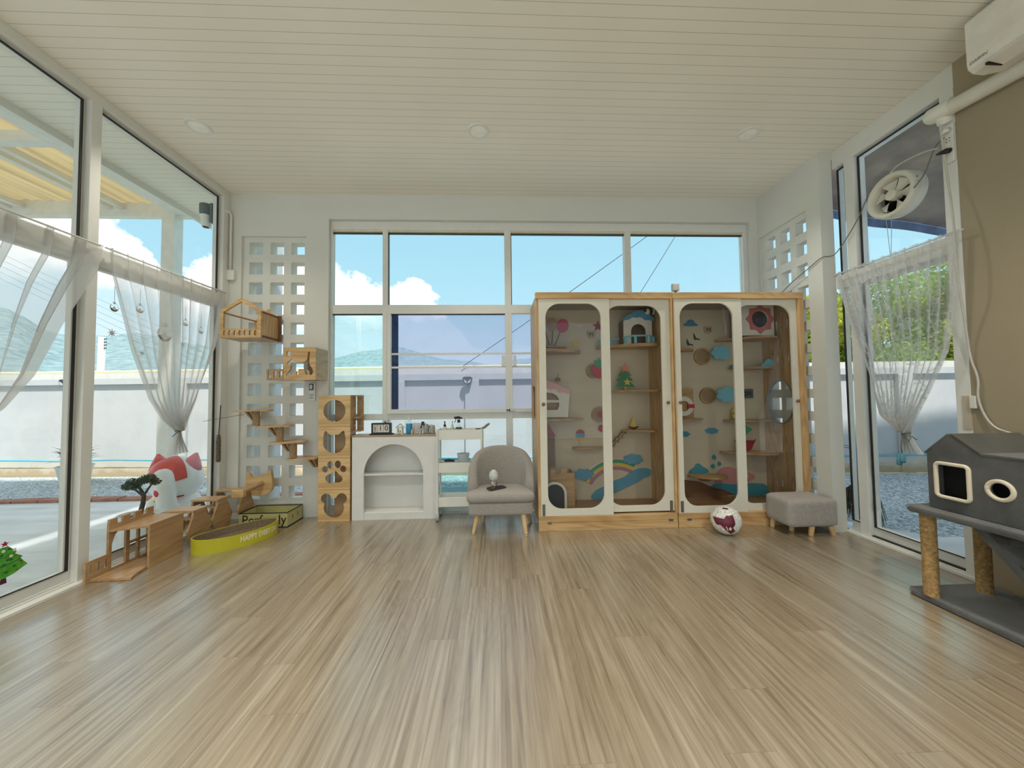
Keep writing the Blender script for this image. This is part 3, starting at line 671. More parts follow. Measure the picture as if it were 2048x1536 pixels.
obj('bell', MB().ell((-3.60, 3.86, .18), .03), mat('gold', (.75, .50, .15), .25, .9), st, smooth=True)
st.scale = (.93, .93, .93)
obj('tail_mark', MB().tube([(-3.40, 3.87, -.01), (-3.33, 3.865, .04), (-3.24, 3.88, .065)], [.008, .02, .018], 8), SR, st, smooth=True)
cx_ = thing('cactus', 'curved green cactus stem outside beside the left window frame', 'plant', (-3.46, 4.55, GROUND))
obj('stem', MB().tube([(-3.50, 4.55, GROUND), (-3.52, 4.55, .2), (-3.53, 4.55, .45), (-3.50, 4.55, .62)], [.03, .03, .03, .012], 10), mat('cactus_green', (.42, .50, .28), .6), cx_, smooth=True)
# broom outside right
br = thing('broom', 'upturned grass broom with a blue handle outside the right glass', 'broom', (3.3, 3.09, -.098))
obj('handle', MB().tube([(3.30, 3.10, .18), (3.28, 3.10, .45), (3.26, 3.11, .92)], [.016, .016, .014], 10), mat('broom_blue', (.02, .13, .45), .4), br, smooth=True)
mb = MB(); rnd = random.Random(9)
for k in range(420):
    a = rnd.random() * 6.28; r = rnd.random() ** .5
    x0 = 3.29 + cos(a) * r * .03; y0 = 3.09 + sin(a) * r * .03; x1 = 3.30 + cos(a) * r * .07; y1 = 3.08 + sin(a) * r * .19
    ze = .0 + rnd.random() * .12; mb.tube([(x0, y0, .42 - r * .04), ((x0 + x1) / 2 + cos(a) * .02, y0 * .35 + y1 * .65, .30), (x1, y1, ze)], [.003, .003, .001], 4, cap=False)
obj('bristles', mb, mat('broom_grass', (.12, .11, .07), .9, var=.5, scale=30), br)
o = obj('clothes_rack', MB().tube([(3.42, 3.28, -.098), (3.42, 3.28, .68)], .012, 8).tube([(3.42, 3.28, .66), (3.42, 3.75, .67)], .006, 6).tube([(3.42, 3.28, .68), (3.42, 3.8, .70)], .005, 6), mat('rack_grey', (.22, .33, .38), .4)); tag(o, 'thin grey metal rack standing outside beside the broom', 'rack')
# glass tanks behind the trolley, outside
for x, w in ((-.78, .42), (-.20, .50)):
    t = thing('glass_tank', 'open glass tank with blue-green rims outside behind the trolley', 'tank', (x + w / 2, 4.5, GROUND), 'glass tanks outside the low window')
    gt = glass('tank_glass', (.85, .93, .92), 1.3)
    obj('glass_wall', MB().box(x, 4.40, .0, x + w, 4.405, .38).box(x, 4.70, .0, x + w, 4.705, .38).box(x, 4.40, 0, x + .005, 4.705, .38).box(x + w - .005, 4.40, 0, x + w, 4.705, .38), gt, t)
    obj('rim', panel(rect(x - .004, 4.396, x + w + .004, 4.709), [rect(x + .01, 4.41, x + w - .01, 4.695)], .015, 'xy', .382), mat('tank_rim', (.05, .42, .48), .3), t)
    obj('table', MB().box(x - .02, 4.38, -.02, x + w + .02, 4.74, 0).box(x, 4.40, GROUND, x + .03, 4.43, -.02).box(x + w - .03, 4.40, GROUND, x + w, 4.43, -.02), MC['rack_grey'], t)

# ============================================================ INTERIOR THINGS
# ---- downlights
DL = emis('downlight_diffuser', (1, .96, .86), 1.0)
for i, (x, y, lb) in enumerate([(-2.33, 2.775, 'round white recessed downlight nearest the left glass'), (-.135, 2.765, 'round white recessed downlight in the middle of the ceiling'), (2.095, 2.74, 'round white recessed downlight nearest the right-hand column')]):
    t = thing('ceiling_downlight', lb, 'ceiling light', (x, y, ZC), 'recessed downlights')
    obj('trim_ring', MB().lathe([(.062, ZC + .0), (.062, ZC - .006), (.084, ZC - .008), (.088, ZC)], (x, y, 0), 36), FRAME, t, smooth=50)
    obj('diffuser', MB().lathe([(.002, ZC - .005), (.063, ZC - .005), (.063, ZC)], (x, y, 0), 36), mat('frosted_diffuser', (.86, .85, .78), .4), t)
# ---- conduit & junction box on back wall
t = thing('electrical_conduit', 'thin white conduit with a junction box in the left rear corner', 'conduit', (-2.74, 3.66, 2.4))
obj('pipe', MB().tube([(-2.77, 3.62, 3.13), (-2.745, 3.66, 3.135), (-2.735, 3.67, 3.11), (-2.735, 3.67, 2.53)], .012, 10), FRAME, t, smooth=True)
obj('box', B(-2.775, 3.655, 2.43, -2.69, 3.69, 2.535), FRAME, t, bev=.006)
# ---- rope toy
t = thing('rope_toy', 'frayed brown rope cat toy hanging on a cord by the left window frame', 'cat toy', (-2.745, 3.57, .58))
obj('cord', MB().tube([(-2.745, 3.59, 1.15), (-2.745, 3.57, .85)], .004, 6), BLACK, t)
mb = MB()
mb.tube([(-2.745, 3.57, .86 - i * .01 + .003 * sin(i)) for i in range(28)], [.012 + .007 * min(1, i / 5) + .0025 * sin(i * 2.4) for i in range(27)] + [.008], 10)
obj('rope', mb, mat('sisal_rope_dark', (.14, .11, .08), .95, var=.5, scale=80, bump=1., bscale=200), t, smooth=True)
# ---- cat house on wall
t = thing('wall_cat_house', 'open gabled wooden cat house fixed high on the wall by the left window', 'cat house', (-2.43, 3.5, 1.79), 'wooden boxes on the wall')
fx0, fx1, fy = -2.62, -2.245, 3.41
out = [(fx0, 1.79), (fx1, 1.79), (fx1, 2.05), (-2.43, 2.17), (fx0, 2.05)]
win = [(fx0 + .028, 1.875), (fx1 - .030, 1.875), (fx1 - .030, 2.035), (-2.43, 2.135), (fx0 + .028, 2.035)]
sl = [rrect(fx0 + .028 + .0475 * i, 1.808, fx0 + .028 + .0475 * i + .026, 1.86, .012, 4) for i in range(7)]
obj('front_frame', panel(out, [win] + sl, .02, 'xz', fy), PINEX, t, bev=.0)
obj('back_panel', panel([(fx0 + .14, 1.80), (fx1, 1.80), (fx1, 2.03), (-2.43 + .09, 2.13), (fx0 + .14, 2.00)], [], .012, 'xz', 3.665), PINE, t)
obj('side_panel', B(fx1 - .012, fy + .01, 1.80, fx1, 3.66, 2.03), PINE, t)
obj('floor_board', B(fx0, fy + .01, 1.79, fx1, 3.665, 1.803), CASTLE, t)
obj('crossbar', MB().tube([(fx0 + .02, fy, 2.03), (fx0 + .16, 3.66, 2.0)], .009, 8), CASTLE, t)
obj('roof_slat', MB().add([(-2.43, fy + .01, 2.165), (-2.43, fy + .12, 2.165), (fx1, fy + .12, 2.05), (fx1, fy + .01, 2.05), (-2.43, fy + .01, 2.15), (-2.43, fy + .12, 2.15), (fx1, fy + .12, 2.035), (fx1, fy + .01, 2.035)], [(0, 1, 2, 3), (7, 6, 5, 4), (0, 3, 7, 4), (1, 5, 6, 2), (0, 4, 5, 1), (3, 2, 6, 7)]), CASTLE, t)
obj('rail', MB().box(fx1 - .012, fy + .01, 1.803, fx1 + .006, 3.68, 1.815).box(fx1 - .012, fy + .01, 2.035, fx1 + .006, 3.68, 2.047).box(fx1 - .01, 3.668, 1.79, fx1 + .02, 3.69, 2.06), mat('dark_bracket', (.18, .09, .05), .6), t)
# ---- cat silhouette box
t = thing('wall_cat_box', 'wooden wall box with a walking cat cut out of its front', 'cat box', (-1.9, 3.55, 1.38), 'wooden boxes on the wall')
def bx_(pts): # local 0..1 square -> box front
    return [(-2.057 + .302 * x, 1.385 + .315 * z) for x, z in pts]
catp = smooth_poly([(.10, .50), (.18, .60), (.24, .64), (.27, .67), (.29, .64), (.33, .56), (.42, .54), (.60, .545), (.70, .58), (.75, .66), (.75, .78), (.77, .87), (.82, .87), (.815, .80), (.80, .70), (.81, .60), (.80, .50), (.84, .42), (.90, .34), (.925, .24), (.89, .16), (.83, .14), (.80, .18), (.82, .25), (.76, .30), (.71, .32), (.74, .24), (.76, .17), (.70, .145), (.68, .20), (.66, .31), (.52, .35), (.45, .30), (.46, .20), (.45, .13), (.41, .13), (.40, .20), (.42, .28), (.33, .24), (.22, .14), (.11, .12), (.07, .15), (.12, .20), (.20, .30), (.235, .40), (.22, .47), (.16, .46)], 1)
obj('front_panel', panel(bx_([(0, 0), (1, 0), (1, 1), (0, 1)]), [circ(-2.057 + .302 * .17, 1.385 + .315 * .81, .026), bx_(catp)], .016, 'xz', 3.453), PINEX, t)
obj('box', MB().box(-1.768, 3.46, 1.386, -1.755, 3.688, 1.70).box(-2.056, 3.46, 1.386, -1.768, 3.688, 1.398).box(-2.056, 3.46, 1.688, -1.768, 3.688, 1.70), CASTLE, t)
obj('back_panel', B(-1.95, 3.672, 1.398, -1.768, 3.688, 1.688), CASTLE, t)
obj('balcony', panel(rect(-2.215, 1.388, -2.06, 1.492), [rrect(-2.20 + .052 * i, 1.405, -2.20 + .052 * i + .026, 1.475, .011, 4) for i in range(3)], .014, 'xz', 3.452), CASTLEX, t)
obj('balcony_floor', B(-2.215, 3.46, 1.388, -2.056, 3.688, 1.398), CASTLE, t)
# ---- climbing steps
JUTE = mat('jute_wrap', (.36, .24, .13), .95, var=.35, scale=90, bump=1., bscale=300)
for i, (x0, x1, z) in enumerate([(-2.60, -2.27, 1.092), (-2.375, -2.06, .935), (-2.25, -1.925, .777), (-2.085, -1.80, .613)]):
    lb = ['highest', 'second highest', 'second lowest', 'lowest'][i]
    t = thing('climbing_step', lb + ' of the four wooden cat steps on the breeze-block wall', 'cat shelf', ((x0 + x1) / 2, 3.58, z), 'cat steps climbing the wall')
    obj('board', panel(smooth_poly([(x0, 3.50), (x0 + .12, 3.47), (x1 - .02, 3.47 + .05), (x1 + .02, 3.60), (x1 - .02, 3.69), (x0 + .05, 3.69)], 2), [], .014, 'xy', z), PINEX, t)
    bx0 = (x0 + .10) if i < 3 else x1 - .09
    for dx in (0, .045): obj('bracket', MB().add([(bx0 + dx, 3.56, z - .008), (bx0 + dx + .02, 3.56, z - .008), (bx0 + dx + .02, 3.69, z - .008), (bx0 + dx, 3.69, z - .008), (bx0 + dx * .55 + .012, 3.66, z - .105), (bx0 + dx * .55 + .028, 3.66, z - .105), (bx0 + dx * .55 + .028, 3.69, z - .105), (bx0 + dx * .55 + .012, 3.69, z - .105)], [(3, 2, 1, 0), (4, 5, 6, 7), (0, 1, 5, 4), (1, 2, 6, 5), (2, 3, 7, 6), (3, 0, 4, 7)]), CASTLE, t)
    if i < 3: obj('scratching_post', MB().tube([(x0 + .225 + .005 * i, 3.55, z - .007), (x0 + .225 + .005 * i, 3.55, z - .15)], .031, 20), JUTE, t, smooth=40)
# thin cord with a weight by the steps
o = wire('cord', [(-2.80, 3.45, 1.0), (-2.52, 3.60, 1.055)], .002, 'thin cord strung from the left frame to the top cat step', 'cord')
# ---- cat face plaque with peg
t = thing('cat_face_perch', 'cat head shaped wooden plaque with a peg, low on the wall', 'cat perch', (-2.375, 3.6, .24))
cf = smooth_poly([(-2.50, .41), (-2.495, .485), (-2.475, .475), (-2.445, .425), (-2.41, .437), (-2.375, .44), (-2.335, .43), (-2.31, .455), (-2.275, .50), (-2.26, .49), (-2.25, .40), (-2.245, .36), (-2.25, .30), (-2.30, .26), (-2.375, .245), (-2.44, .25), (-2.49, .285), (-2.505, .34)], 1)
obj('plaque', panel(cf, [], .035, 'xz', 3.62), TOWER, t, bev=.003)
obj('peg', MB().tube([(-2.345, 3.61, .375), (-2.40, 3.40, .335)], .022, 14), CASTLE, t, smooth=40)
obj('foot_block', MB().box(-2.46, 3.36, .30, -2.355, 3.40, .365), TOWER, t, bev=.003)
# ---- remote control holder on wall
t = thing('remote_control', 'white remote control with a small screen on the wall beside the box tower', 'remote', (-1.90, 3.68, 1.18))
obj('body', B(-1.935, 3.665, 1.18, -1.872, 3.69, 1.363), FRAME, t, bev=.006)
obj('screen', B(-1.93, 3.660, 1.29, -1.885, 3.666, 1.355), BLACK, t, bev=.003)
obj('screen_glass', B(-1.922, 3.657, 1.30, -1.893, 3.661, 1.347), mat('lcd', (.55, .60, .58), .3), t)
mb = MB()
for i in range(3):
    for j in range(2): mb.box(-1.926 + .016 * i, 3.661, 1.20 + .03 * j, -1.918 + .016 * i, 3.666, 1.222 + .03 * j)
obj('buttons', mb, mat('btn_grey', (.45, .45, .43), .5), t)
# ---- tower of four wooden boxes
paw = lambda cx, cz: [circ(cx - .088, cz + .045, .030, 20, .033), circ(cx - .036, cz + .085, .030, 20, .038), circ(cx + .036, cz + .09, .030, 20, .038), circ(cx + .088, cz + .045, .030, 20, .033), smooth_poly([(cx - .085, cz - .06), (cx - .08, cz - .02), (cx - .03, cz + .005), (cx, cz + .03), (cx + .03, cz + .02), (cx + .045, cz - .005), (cx + .08, cz - .03), (cx + .085, cz - .065), (cx + .05, cz - .09), (cx + .0, cz - .085), (cx - .05, cz - .10)], 2)]
def cathead(cx, cz): return [smooth_poly([(cx - .11, cz - .0), (cx - .10, cz + .10), (cx - .08, cz + .115), (cx - .045, cz + .07), (cx, cz + .078), (cx + .04, cz + .07), (cx + .085, cz + .115), (cx + .10, cz + .10), (cx + .112, cz + .01), (cx + .105, cz - .05), (cx + .05, cz - .105), (cx - .04, cz - .11), (cx - .10, cz - .06)], 1)]
def bearhead(cx, cz):
    # round face with two round ears, one continuous outline
    pts = []
    for i in range(72):
        a = 2 * pi * i / 72; r = .098
        p = Vector((cos(a) * r, sin(a) * r - .018))
        pts.append(p)
    out = []
    for i in range(120):
        a = 2 * pi * i / 120; d = Vector((cos(a), sin(a))); best = 0
        for (ox, oy, r) in ((0, -.022, .098), (-.074, .066, .052), (.074, .066, .052)):
            o_ = Vector((ox, oy)); bq = d.dot(o_); disc = bq * bq - o_.length_squared + r * r
            if disc > 0: best = max(best, bq + sqrt(disc))
        out.append((cx + d.x * best, cz + d.y * best))
    return [out]
names = [('cat_cube', 'lowest box of the wooden tower, with a bear head opening', bearhead), ('cat_cube', 'wooden tower box second from the floor, with a paw print opening', paw), ('cat_cube', 'wooden tower box third from the floor, with a cat head opening', cathead), ('cat_cube', 'topmost box of the wooden tower, with a round opening', lambda cx, cz: [circ(cx, cz, .108, 40)])]
for i, (nme, lb, fn) in enumerate(names):
    z0 = .309 * i + .001; z1 = z0 + .306; x0, x1 = -1.77, -1.463
    t = thing(nme, lb, 'cat cube', ((x0 + x1) / 2, 3.56, z0), 'stack of wooden cat cubes')
    obj('front_panel', panel(rect(x0, z0, x1, z1), fn((x0 + x1) / 2, (z0 + z1) / 2), .014, 'xz', 3.545), TOWER, t)
    obj('box', MB().box(x0, 3.552, z0, x0 + .012, 3.68, z1).box(x1 - .012, 3.552, z0, x1, 3.68, z1).box(x0 + .012, 3.552, z0, x1 - .012, 3.68, z0 + .012).box(x0 + .012, 3.552, z1 - .012, x1 - .012, 3.68, z1), CASTLE, t)
    obj('back_panel', B(x0 + .10, 3.668, z0 + .012, x1 - .012, 3.68, z1 - .012), CASTLEX, t)
# shelf box sticking out behind the tower's top at right
t = thing('ledge_box', 'wooden box shelf jutting out beside the top of the box tower', 'cat cube', (-1.42, 3.6, .86))
obj('box', MB().box(-1.455, 3.60, .865, -1.39, 3.70, .88).box(-1.455, 3.60, 1.22, -1.39, 3.70, 1.235).box(-1.455, 3.69, .88, -1.39, 3.70, 1.22).box(-1.455, 3.60, 1.0, -1.39, 3.70, 1.012), CASTLE, t)

# ---- arched white shelf unit
t = thing('arched_shelf_unit', 'low white shelf unit with an arched opening beneath the window', 'shelf unit', (-1.03, 3.6, 0))
ax0, ax1 = -1.449, -.622
arch = [(-1.335, .0)] + [(-1.335, .42)] + [(-1.043 + .292 * cos(radians(180 - 180 * i / 28)), .442 + .298 * sin(radians(180 - 180 * i / 28))) for i in range(29)] + [(-.751, 0)]
outl = [(ax0, 0), (-1.335, 0)] + arch[1:-1] + [(-.751, 0), (ax1, 0), (ax1, .812), (ax0, .812)]
obj('front_panel', panel(outl, [], .016, 'xz', 3.560), CREAMW, t)
obj('carcass', MB().box(ax0, 3.568, 0, ax0 + .014, 3.725, .812).box(ax1 - .014, 3.568, 0, ax1, 3.725, .812).box(ax0 + .014, 3.715, 0, ax1 - .014, 3.725, .812), CREAMW, t)
for z in (.06, .43): obj('shelf', B(ax0 + .014, 3.570, z, ax1 - .014, 3.715, z + .016), CREAMW, t)
obj('plinth', B(-1.335, 3.556, 0, -.751, 3.572, .066), CREAMW, t)
obj('top', B(ax0 - .004, 3.552, .812, ax1 + .004, 3.728, .832), wood('grey_oak_top', (.42, .32, .22), (.33, .24, .16), 'x'), t, bev=.002)
TZ = .832
# calendar
t = thing('block_calendar', 'black framed desk calendar with DEC and 10 on white blocks', 'calendar', (-1.175, 3.6, TZ))
obj('frame', panel(rect(-1.27, TZ + .012, -1.08, TZ + .118), [rect(-1.258, TZ + .022, -1.092, TZ + .106)], .05, 'xz', 3.60), BLACK, t)
obj('base', B(-1.286, 3.565, TZ, -1.064, 3.64, TZ + .013), BLACK, t, bev=.002)
o = obj('tab', B(-1.145, 3.595, TZ + .118, -1.135, 3.605, TZ + .135), BLACK, t)
CB = mat('calendar_block', (.70, .66, .60), .6)
for i, (x0, x1, s, sz, r) in enumerate([(-1.256, -1.212, 'DEC', .030, pi / 2), (-1.209, -1.152, '1', .072, 0), (-1.149, -1.094, '0', .072, 0)]):
    bk = obj('date_block', B(x0, 3.58, TZ + .024, x1, 3.615, TZ + .104), CB, t, bev=.002)
    obj('lettering', text(s, sz, .002, 'xz', 3.579, (x0 + x1) / 2, TZ + .064, r), BLACK, bk)
# lantern house
t = thing('mini_lantern', 'tiny cream wooden lantern house standing right of the calendar', 'ornament', (-.997, 3.62, TZ))
LC = mat('lantern_cream', (.72, .66, .50), .6)
obj('body', panel([(-1.025, TZ + .005), (-.968, TZ + .005), (-.968, TZ + .07), (-.997, TZ + .072), (-1.025, TZ + .07)], [rect(-1.014, TZ + .018, -.979, TZ + .06)], .045, 'xz', 3.62), LC, t)
obj('roof', panel([(-1.037, TZ + .066), (-.997, TZ + .098), (-.956, TZ + .066), (-.960, TZ + .074), (-.997, TZ + .107), (-1.033, TZ + .074)], [], .055, 'xz', 3.62), LC, t)
obj('foot', MB().box(-1.028, 3.596, TZ, -1.015, 3.644, TZ + .006).box(-.978, 3.596, TZ, -.965, 3.644, TZ + .006), LC, t)
obj('candle', MB().lathe([(.008, TZ + .01), (.008, TZ + .035), (.002, TZ + .045)], (-.997, 3.62, 0), 12), mat('candle', (.6, .6, .5), .5), t)
# blue bottle
t = thing('pump_bottle', 'clear pump bottle of bright blue liquid on the shelf unit', 'bottle', (-.902, 3.61, TZ))
obj('bottle', MB().lathe([(.030, TZ), (.034, TZ + .004), (.034, TZ + .115), (.028, TZ + .128), (.012, TZ + .132), (.012, TZ + .14)], (-.902, 3.61, 0), 24), glass('clear_plastic', (.93, .95, .96), 1.4), t, smooth=50)
obj('liquid', MB().lathe([(.030, TZ + .003), (.032, TZ + .006), (.032, TZ + .108), (.001, TZ + .108)], (-.902, 3.61, 0), 24), mat('blue_liquid', (.02, .33, .62), .15), t, smooth=50)
obj('pump', MB().lathe([(.014, TZ + .138), (.014, TZ + .155), (.005, TZ + .157), (.004, TZ + .18)], (-.902, 3.61, 0), 14).tube([(-.902, 3.61, TZ + .183), (-.905, 3.585, TZ + .184), (-.905, 3.572, TZ + .176)], .004, 8), mat('pump_white', (.72, .78, .78), .4), t, smooth=50)
# glass jars, tin house & bits
t = thing('tin_house_box', 'small printed tin house with a black clip leaning on its roof', 'ornament', (-.80, 3.62, TZ))
obj('box', panel([(-.862, TZ), (-.785, TZ), (-.775, TZ + .055), (-.785, TZ + .088), (-.855, TZ + .088), (-.868, TZ + .06)], [], .06, 'xz', 3.63), mat('tin_print', (.50, .45, .45), .5, var=.5, scale=50), t, bev=.003)
obj('roof', MB().add([(-.868, 3.60, TZ + .085), (-.775, 3.60, TZ + .085), (-.775, 3.66, TZ + .085), (-.868, 3.66, TZ + .085), (-.86, 3.63, TZ + .112), (-.79, 3.63, TZ + .108)], [(3, 2, 1, 0), (0, 1, 5, 4), (2, 3, 4, 5), (1, 2, 5), (0, 4, 3)]), mat('tin_roof', (.45, .46, .50), .5, var=.3, scale=40), t)
obj('clip', MB().box(-.776, 3.59, TZ + .085, -.748, 3.605, TZ + .125).tube([(-.79, 3.60, TZ + .06), (-.765, 3.60, TZ + .10)], .006, 6), BLACK, t)
t = thing('glue_bottle', 'tiny yellow bottle beside the tin house', 'bottle', (-.866, 3.585, TZ))
obj('bottle', MB().lathe([(.008, TZ), (.010, TZ + .003), (.010, TZ + .035), (.004, TZ + .045), (.003, TZ + .055)], (-.868, 3.58, 0), 12), mat('yellow_plastic', (.70, .48, .15), .4), t, smooth=50)
def jar(x, lb, h=.07, r=.032):
    t = thing('glass_jar', lb, 'jar', (x, 3.62, TZ), 'lidded jars on the shelf unit')
    obj('jar', MB().lathe([(r * .8, TZ), (r, TZ + .006), (r, TZ + h * .75), (r * .82, TZ + h)], (x, 3.62, 0), 20), mat('jar_glass', (.38, .37, .34), .15, var=.5, scale=60), t, smooth=50)
    obj('lid', MB().lathe([(r * .86, TZ + h), (r * .9, TZ + h + .012), (r * .4, TZ + h + .018)], (x, 3.62, 0), 20), mat('jar_lid', (.55, .54, .50), .3, .5), t, smooth=50)
    obj('wire_bail', MB().tube([(x - r, 3.60, TZ + h * .7), (x - r * .7, 3.59, TZ + h + .015), (x, 3.59, TZ + h + .026), (x + r * .7, 3.59, TZ + h + .015), (x + r, 3.60, TZ + h * .7)], .002, 6), mat('bail', (.4, .4, .38), .3, .8), t)
jar(-.735, 'small speckled glass jar beside the tin house', .085, .030); jar(-.675, 'round glass jar with a wire bail nearest the trolley', .072, .034)

# ---- utility trolley
t = thing('utility_trolley', 'white three tier metal trolley between shelf unit and armchair', 'trolley', (-.38, 3.6, 0))
def tray(z0, z1, x0=-.600, x1=-.158, ya=3.485, yb=3.665):
    return MB().box(x0, ya, z0, x1, ya + .006, z1).box(x0, yb - .006, z0, x1, yb, z1).box(x0, ya + .006, z0, x0 + .006, yb - .006, z1).box(x1 - .006, ya + .006, z0, x1, yb - .006, z1).box(x0 + .006, ya + .006, z0, x1 - .006, yb - .006, z0 + .006)
for z0, z1 in ((.782, .880), (.461, .556), (.130, .222)): obj('tray', tray(z0, z1), METALW, t, bev=.002)
for x in (-.602, -.166):
    for y in (3.48, 3.67): obj('leg', MB().tube([(x + .003, y, .06), (x + .003, y, .885)], .010, 10), METALW, t, smooth=40)
WH = mat('castor_grey', (.42, .42, .42), .5)
for x in (-.598, -.16):
    for y in (3.475, 3.648):
        c = obj('castor', MB().lathe([(.004, -.016), (.034, -.014), (.036, 0), (.034, .014), (.004, .016)], (x, y, .036), 20, axis='x'), WH, t, smooth=40)
        obj('fork', MB().box(x - .006, y - .012, .045, x + .006, y + .012, .085), METALW, c)
def lot(x, y, r, h, z, name, lb, body, capm, kind):
    t = thing(name, lb, 'bottle', (x, y, z))
    obj('bottle', MB().lathe([(r * .9, z), (r, z + .004), (r, z + h * .8), (r * .45, z + h)], (x, y, 0), 20), body, t, smooth=50)
    if kind == 'pump':
        obj('pump', MB().lathe([(r * .5, z + h), (r * .5, z + h + .018), (.006, z + h + .022), (.005, z + h + .045)], (x, y, 0), 12).tube([(x + .004, y, z + h + .048), (x - .003, y - .02, z + h + .05)], .005, 8), capm, t, smooth=50)
    return t
TR = .789
lot(-.542, 3.60, .026, .115, TR, 'pump_bottle', 'white bottle with a tall black pump on the trolley', mat('bottle_cream', (.66, .63, .55), .4), BLACK, 'pump')
lot(-.468, 3.62, .022, .115, TR, 'pump_bottle', 'pale green bottle with a white pump on the trolley', mat('bottle_pale', (.55, .58, .48), .4, var=.4, scale=60), FRAME, 'pump')
t = thing('spray_bottle', 'clear spray bottle with a black trigger head on the trolley', 'bottle', (-.398, 3.58, TR))
obj('bottle', MB().lathe([(.028, TR), (.032, TR + .005), (.032, TR + .10), (.014, TR + .145), (.012, TR + .165)], (-.398, 3.58, 0), 20), MC['clear_plastic'], t, smooth=50)
obj('label_band', MB().lathe([(.0325, TR + .09), (.0325, TR + .108)], (-.398, 3.58, 0), 20), mat('green_label', (.08, .14, .09), .5, var=.6, scale=80), t)
obj('trigger_head', MB().lathe([(.015, TR + .155), (.015, TR + .185)], (-.398, 3.58, 0), 14).tube([(-.442, 3.56, TR + .205), (-.40, 3.58, TR + .205), (-.365, 3.60, TR + .196)], [.009, .014, .006], 8).tube([(-.425, 3.565, TR + .20), (-.428, 3.56, TR + .175), (-.440, 3.555, TR + .155)], [.005, .004, .003], 6), BLACK, t, smooth=40)
t = thing('grooming_comb', 'grey handled grooming tool poking out of the trolley at right', 'brush', (-.14, 3.58, TR))
obj('handle', MB().tube([(-.185, 3.58, .875), (-.14, 3.58, .890), (-.11, 3.58, .915), (-.085, 3.58, .930)], [.006, .011, .013, .007], 10), mat('olive_grey', (.20, .22, .18), .6), t, smooth=True)
obj('head', B(-.23, 3.57, .868, -.18, 3.59, .884), mat('maroon_plastic', (.12, .05, .05), .5), t, bev=.002)
tag(obj('hair_clipper', MB().tube([(-.54, 3.56, .565), (-.50, 3.56, .57), (-.44, 3.56, .562)], [.012, .016, .008], 10), BLACK, smooth=True), 'black tool lying in the middle tray of the trolley', 'tool')
tag(obj('plastic_bowl', MB().lathe([(.035, .467), (.045, .47), (.062, .62), (.066, .625), (.060, .60)], (-.36, 3.63, 0), 24), mat('clear_bowl', (.60, .64, .66), .2), smooth=50), 'translucent plastic bowl in the middle tray of the trolley', 'bowl')

# ---- armchair
t = thing('armchair', 'small grey tub armchair on splayed wooden legs before the trolley', 'armchair', (.02, 3.25, 0))
def backf(u, v):
    # wrap-around tub back: u around (arm to arm), v round the cross-section
    a = radians(200 - 220 * u); cx, cy = .025, 3.235; rx, ry = .245, .175
    px = cx + rx * cos(a) * 1.08; py = cy + ry * max(-.55, sin(a)) + .02
    h = .727 - .30 * (abs(u - .5) * 2) ** 2.6
    z0 = .19; b = 2 * pi * v; th = .045
    n = Vector((cos(a) / rx, sin(a) / ry)).normalized()
    zc = (h + z0) / 2; hz = (h - z0) / 2
    cz = abs(cos(b)) ** .55 * (1 if cos(b) > 0 else -1); sz = abs(sin(b)) ** .55 * (1 if sin(b) > 0 else -1)
    lean = .05 * (zc + hz * cz - .35)
    wr = 0
    return (px + n.x * (th * sz + wr) , py + n.y * (th * sz + wr) + max(0, sin(a)) * lean, zc + hz * cz)
bm = bmesh.new(); bm.from_mesh(MB().grid(backf, 56, 24).mesh()); bmesh.ops.remove_doubles(bm, verts=bm.verts, dist=1e-4); bmesh.ops.holes_fill(bm, edges=[e for e in bm.edges if e.is_boundary]); bmesh.ops.recalc_face_normals(bm, faces=bm.faces); me = bpy.data.meshes.new('b'); bm.to_mesh(me); bm.free()
obj('backrest', me, GREYFAB, t, smooth=True)
def cushion(x0, x1, y0, y1, z0, z1, r, name, m, par, crown=.012):
    me = MB().grid(lambda u, v: (0, 0, 0), 1, 1).mesh()
    bm = bmesh.new(); bmesh.ops.create_cube(bm, size=1)
    bmesh.ops.subdivide_edges(bm, edges=bm.edges, cuts=9, use_grid_fill=True)
    for v in bm.verts:
        c = v.co * 2; hx, hy, hz = (x1 - x0) / 2, (y1 - y0) / 2, (z1 - z0) / 2
        p = Vector((c.x * hx, c.y * hy, c.z * hz))
        q = Vector((max(-hx + r, min(hx - r, p.x)), max(-hy + r, min(hy - r, p.y)), max(-hz + min(r, hz), min(hz - min(r, hz), p.z))))
        d = p - q
        if d.length > 1e-6: p = q + d.normalized() * min(d.length, r) if d.length > r else q + d
        k = max(0, 1 - (p.x / hx) ** 2) * max(0, 1 - (p.y / hy) ** 2)
        if c.z > 0: p.z += crown * k
        v.co = Vector(((x0 + x1) / 2, (y0 + y1) / 2, (z0 + z1) / 2)) + p
    bm.normal_update(); me = bpy.data.meshes.new('c'); bm.to_mesh(me); bm.free()
    return obj(name, me, m, par, smooth=True)
cushion(-.285, .315, 3.07, 3.42, .272, .365, .045, 'seat_cushion', GREYFAB2, t)
cushion(-.268, .300, 3.10, 3.44, .155, .280, .03, 'seat_base', GREYFAB2, t, 0)
LEGW = wood('beech_leg', (.66, .46, .24), (.55, .36, .17), 'z', .4)
for (tx, ty, bx2, by2) in ((-.185, 3.16, -.225, 3.13), (.215, 3.14, .232, 3.07), (-.135, 3.40, -.155, 3.43), (.235, 3.38, .30, 3.38)):
    l = obj('leg', MB().tube([(tx, ty, .17), (bx2, by2, .006)], [.024, .016], 16), LEGW, t, smooth=50)
    obj('foot_pad', MB().tube([(bx2, by2, .006), (bx2, by2, 0)], [.0165, .0165], 14), mat('felt', (.5, .47, .42), .9), l)
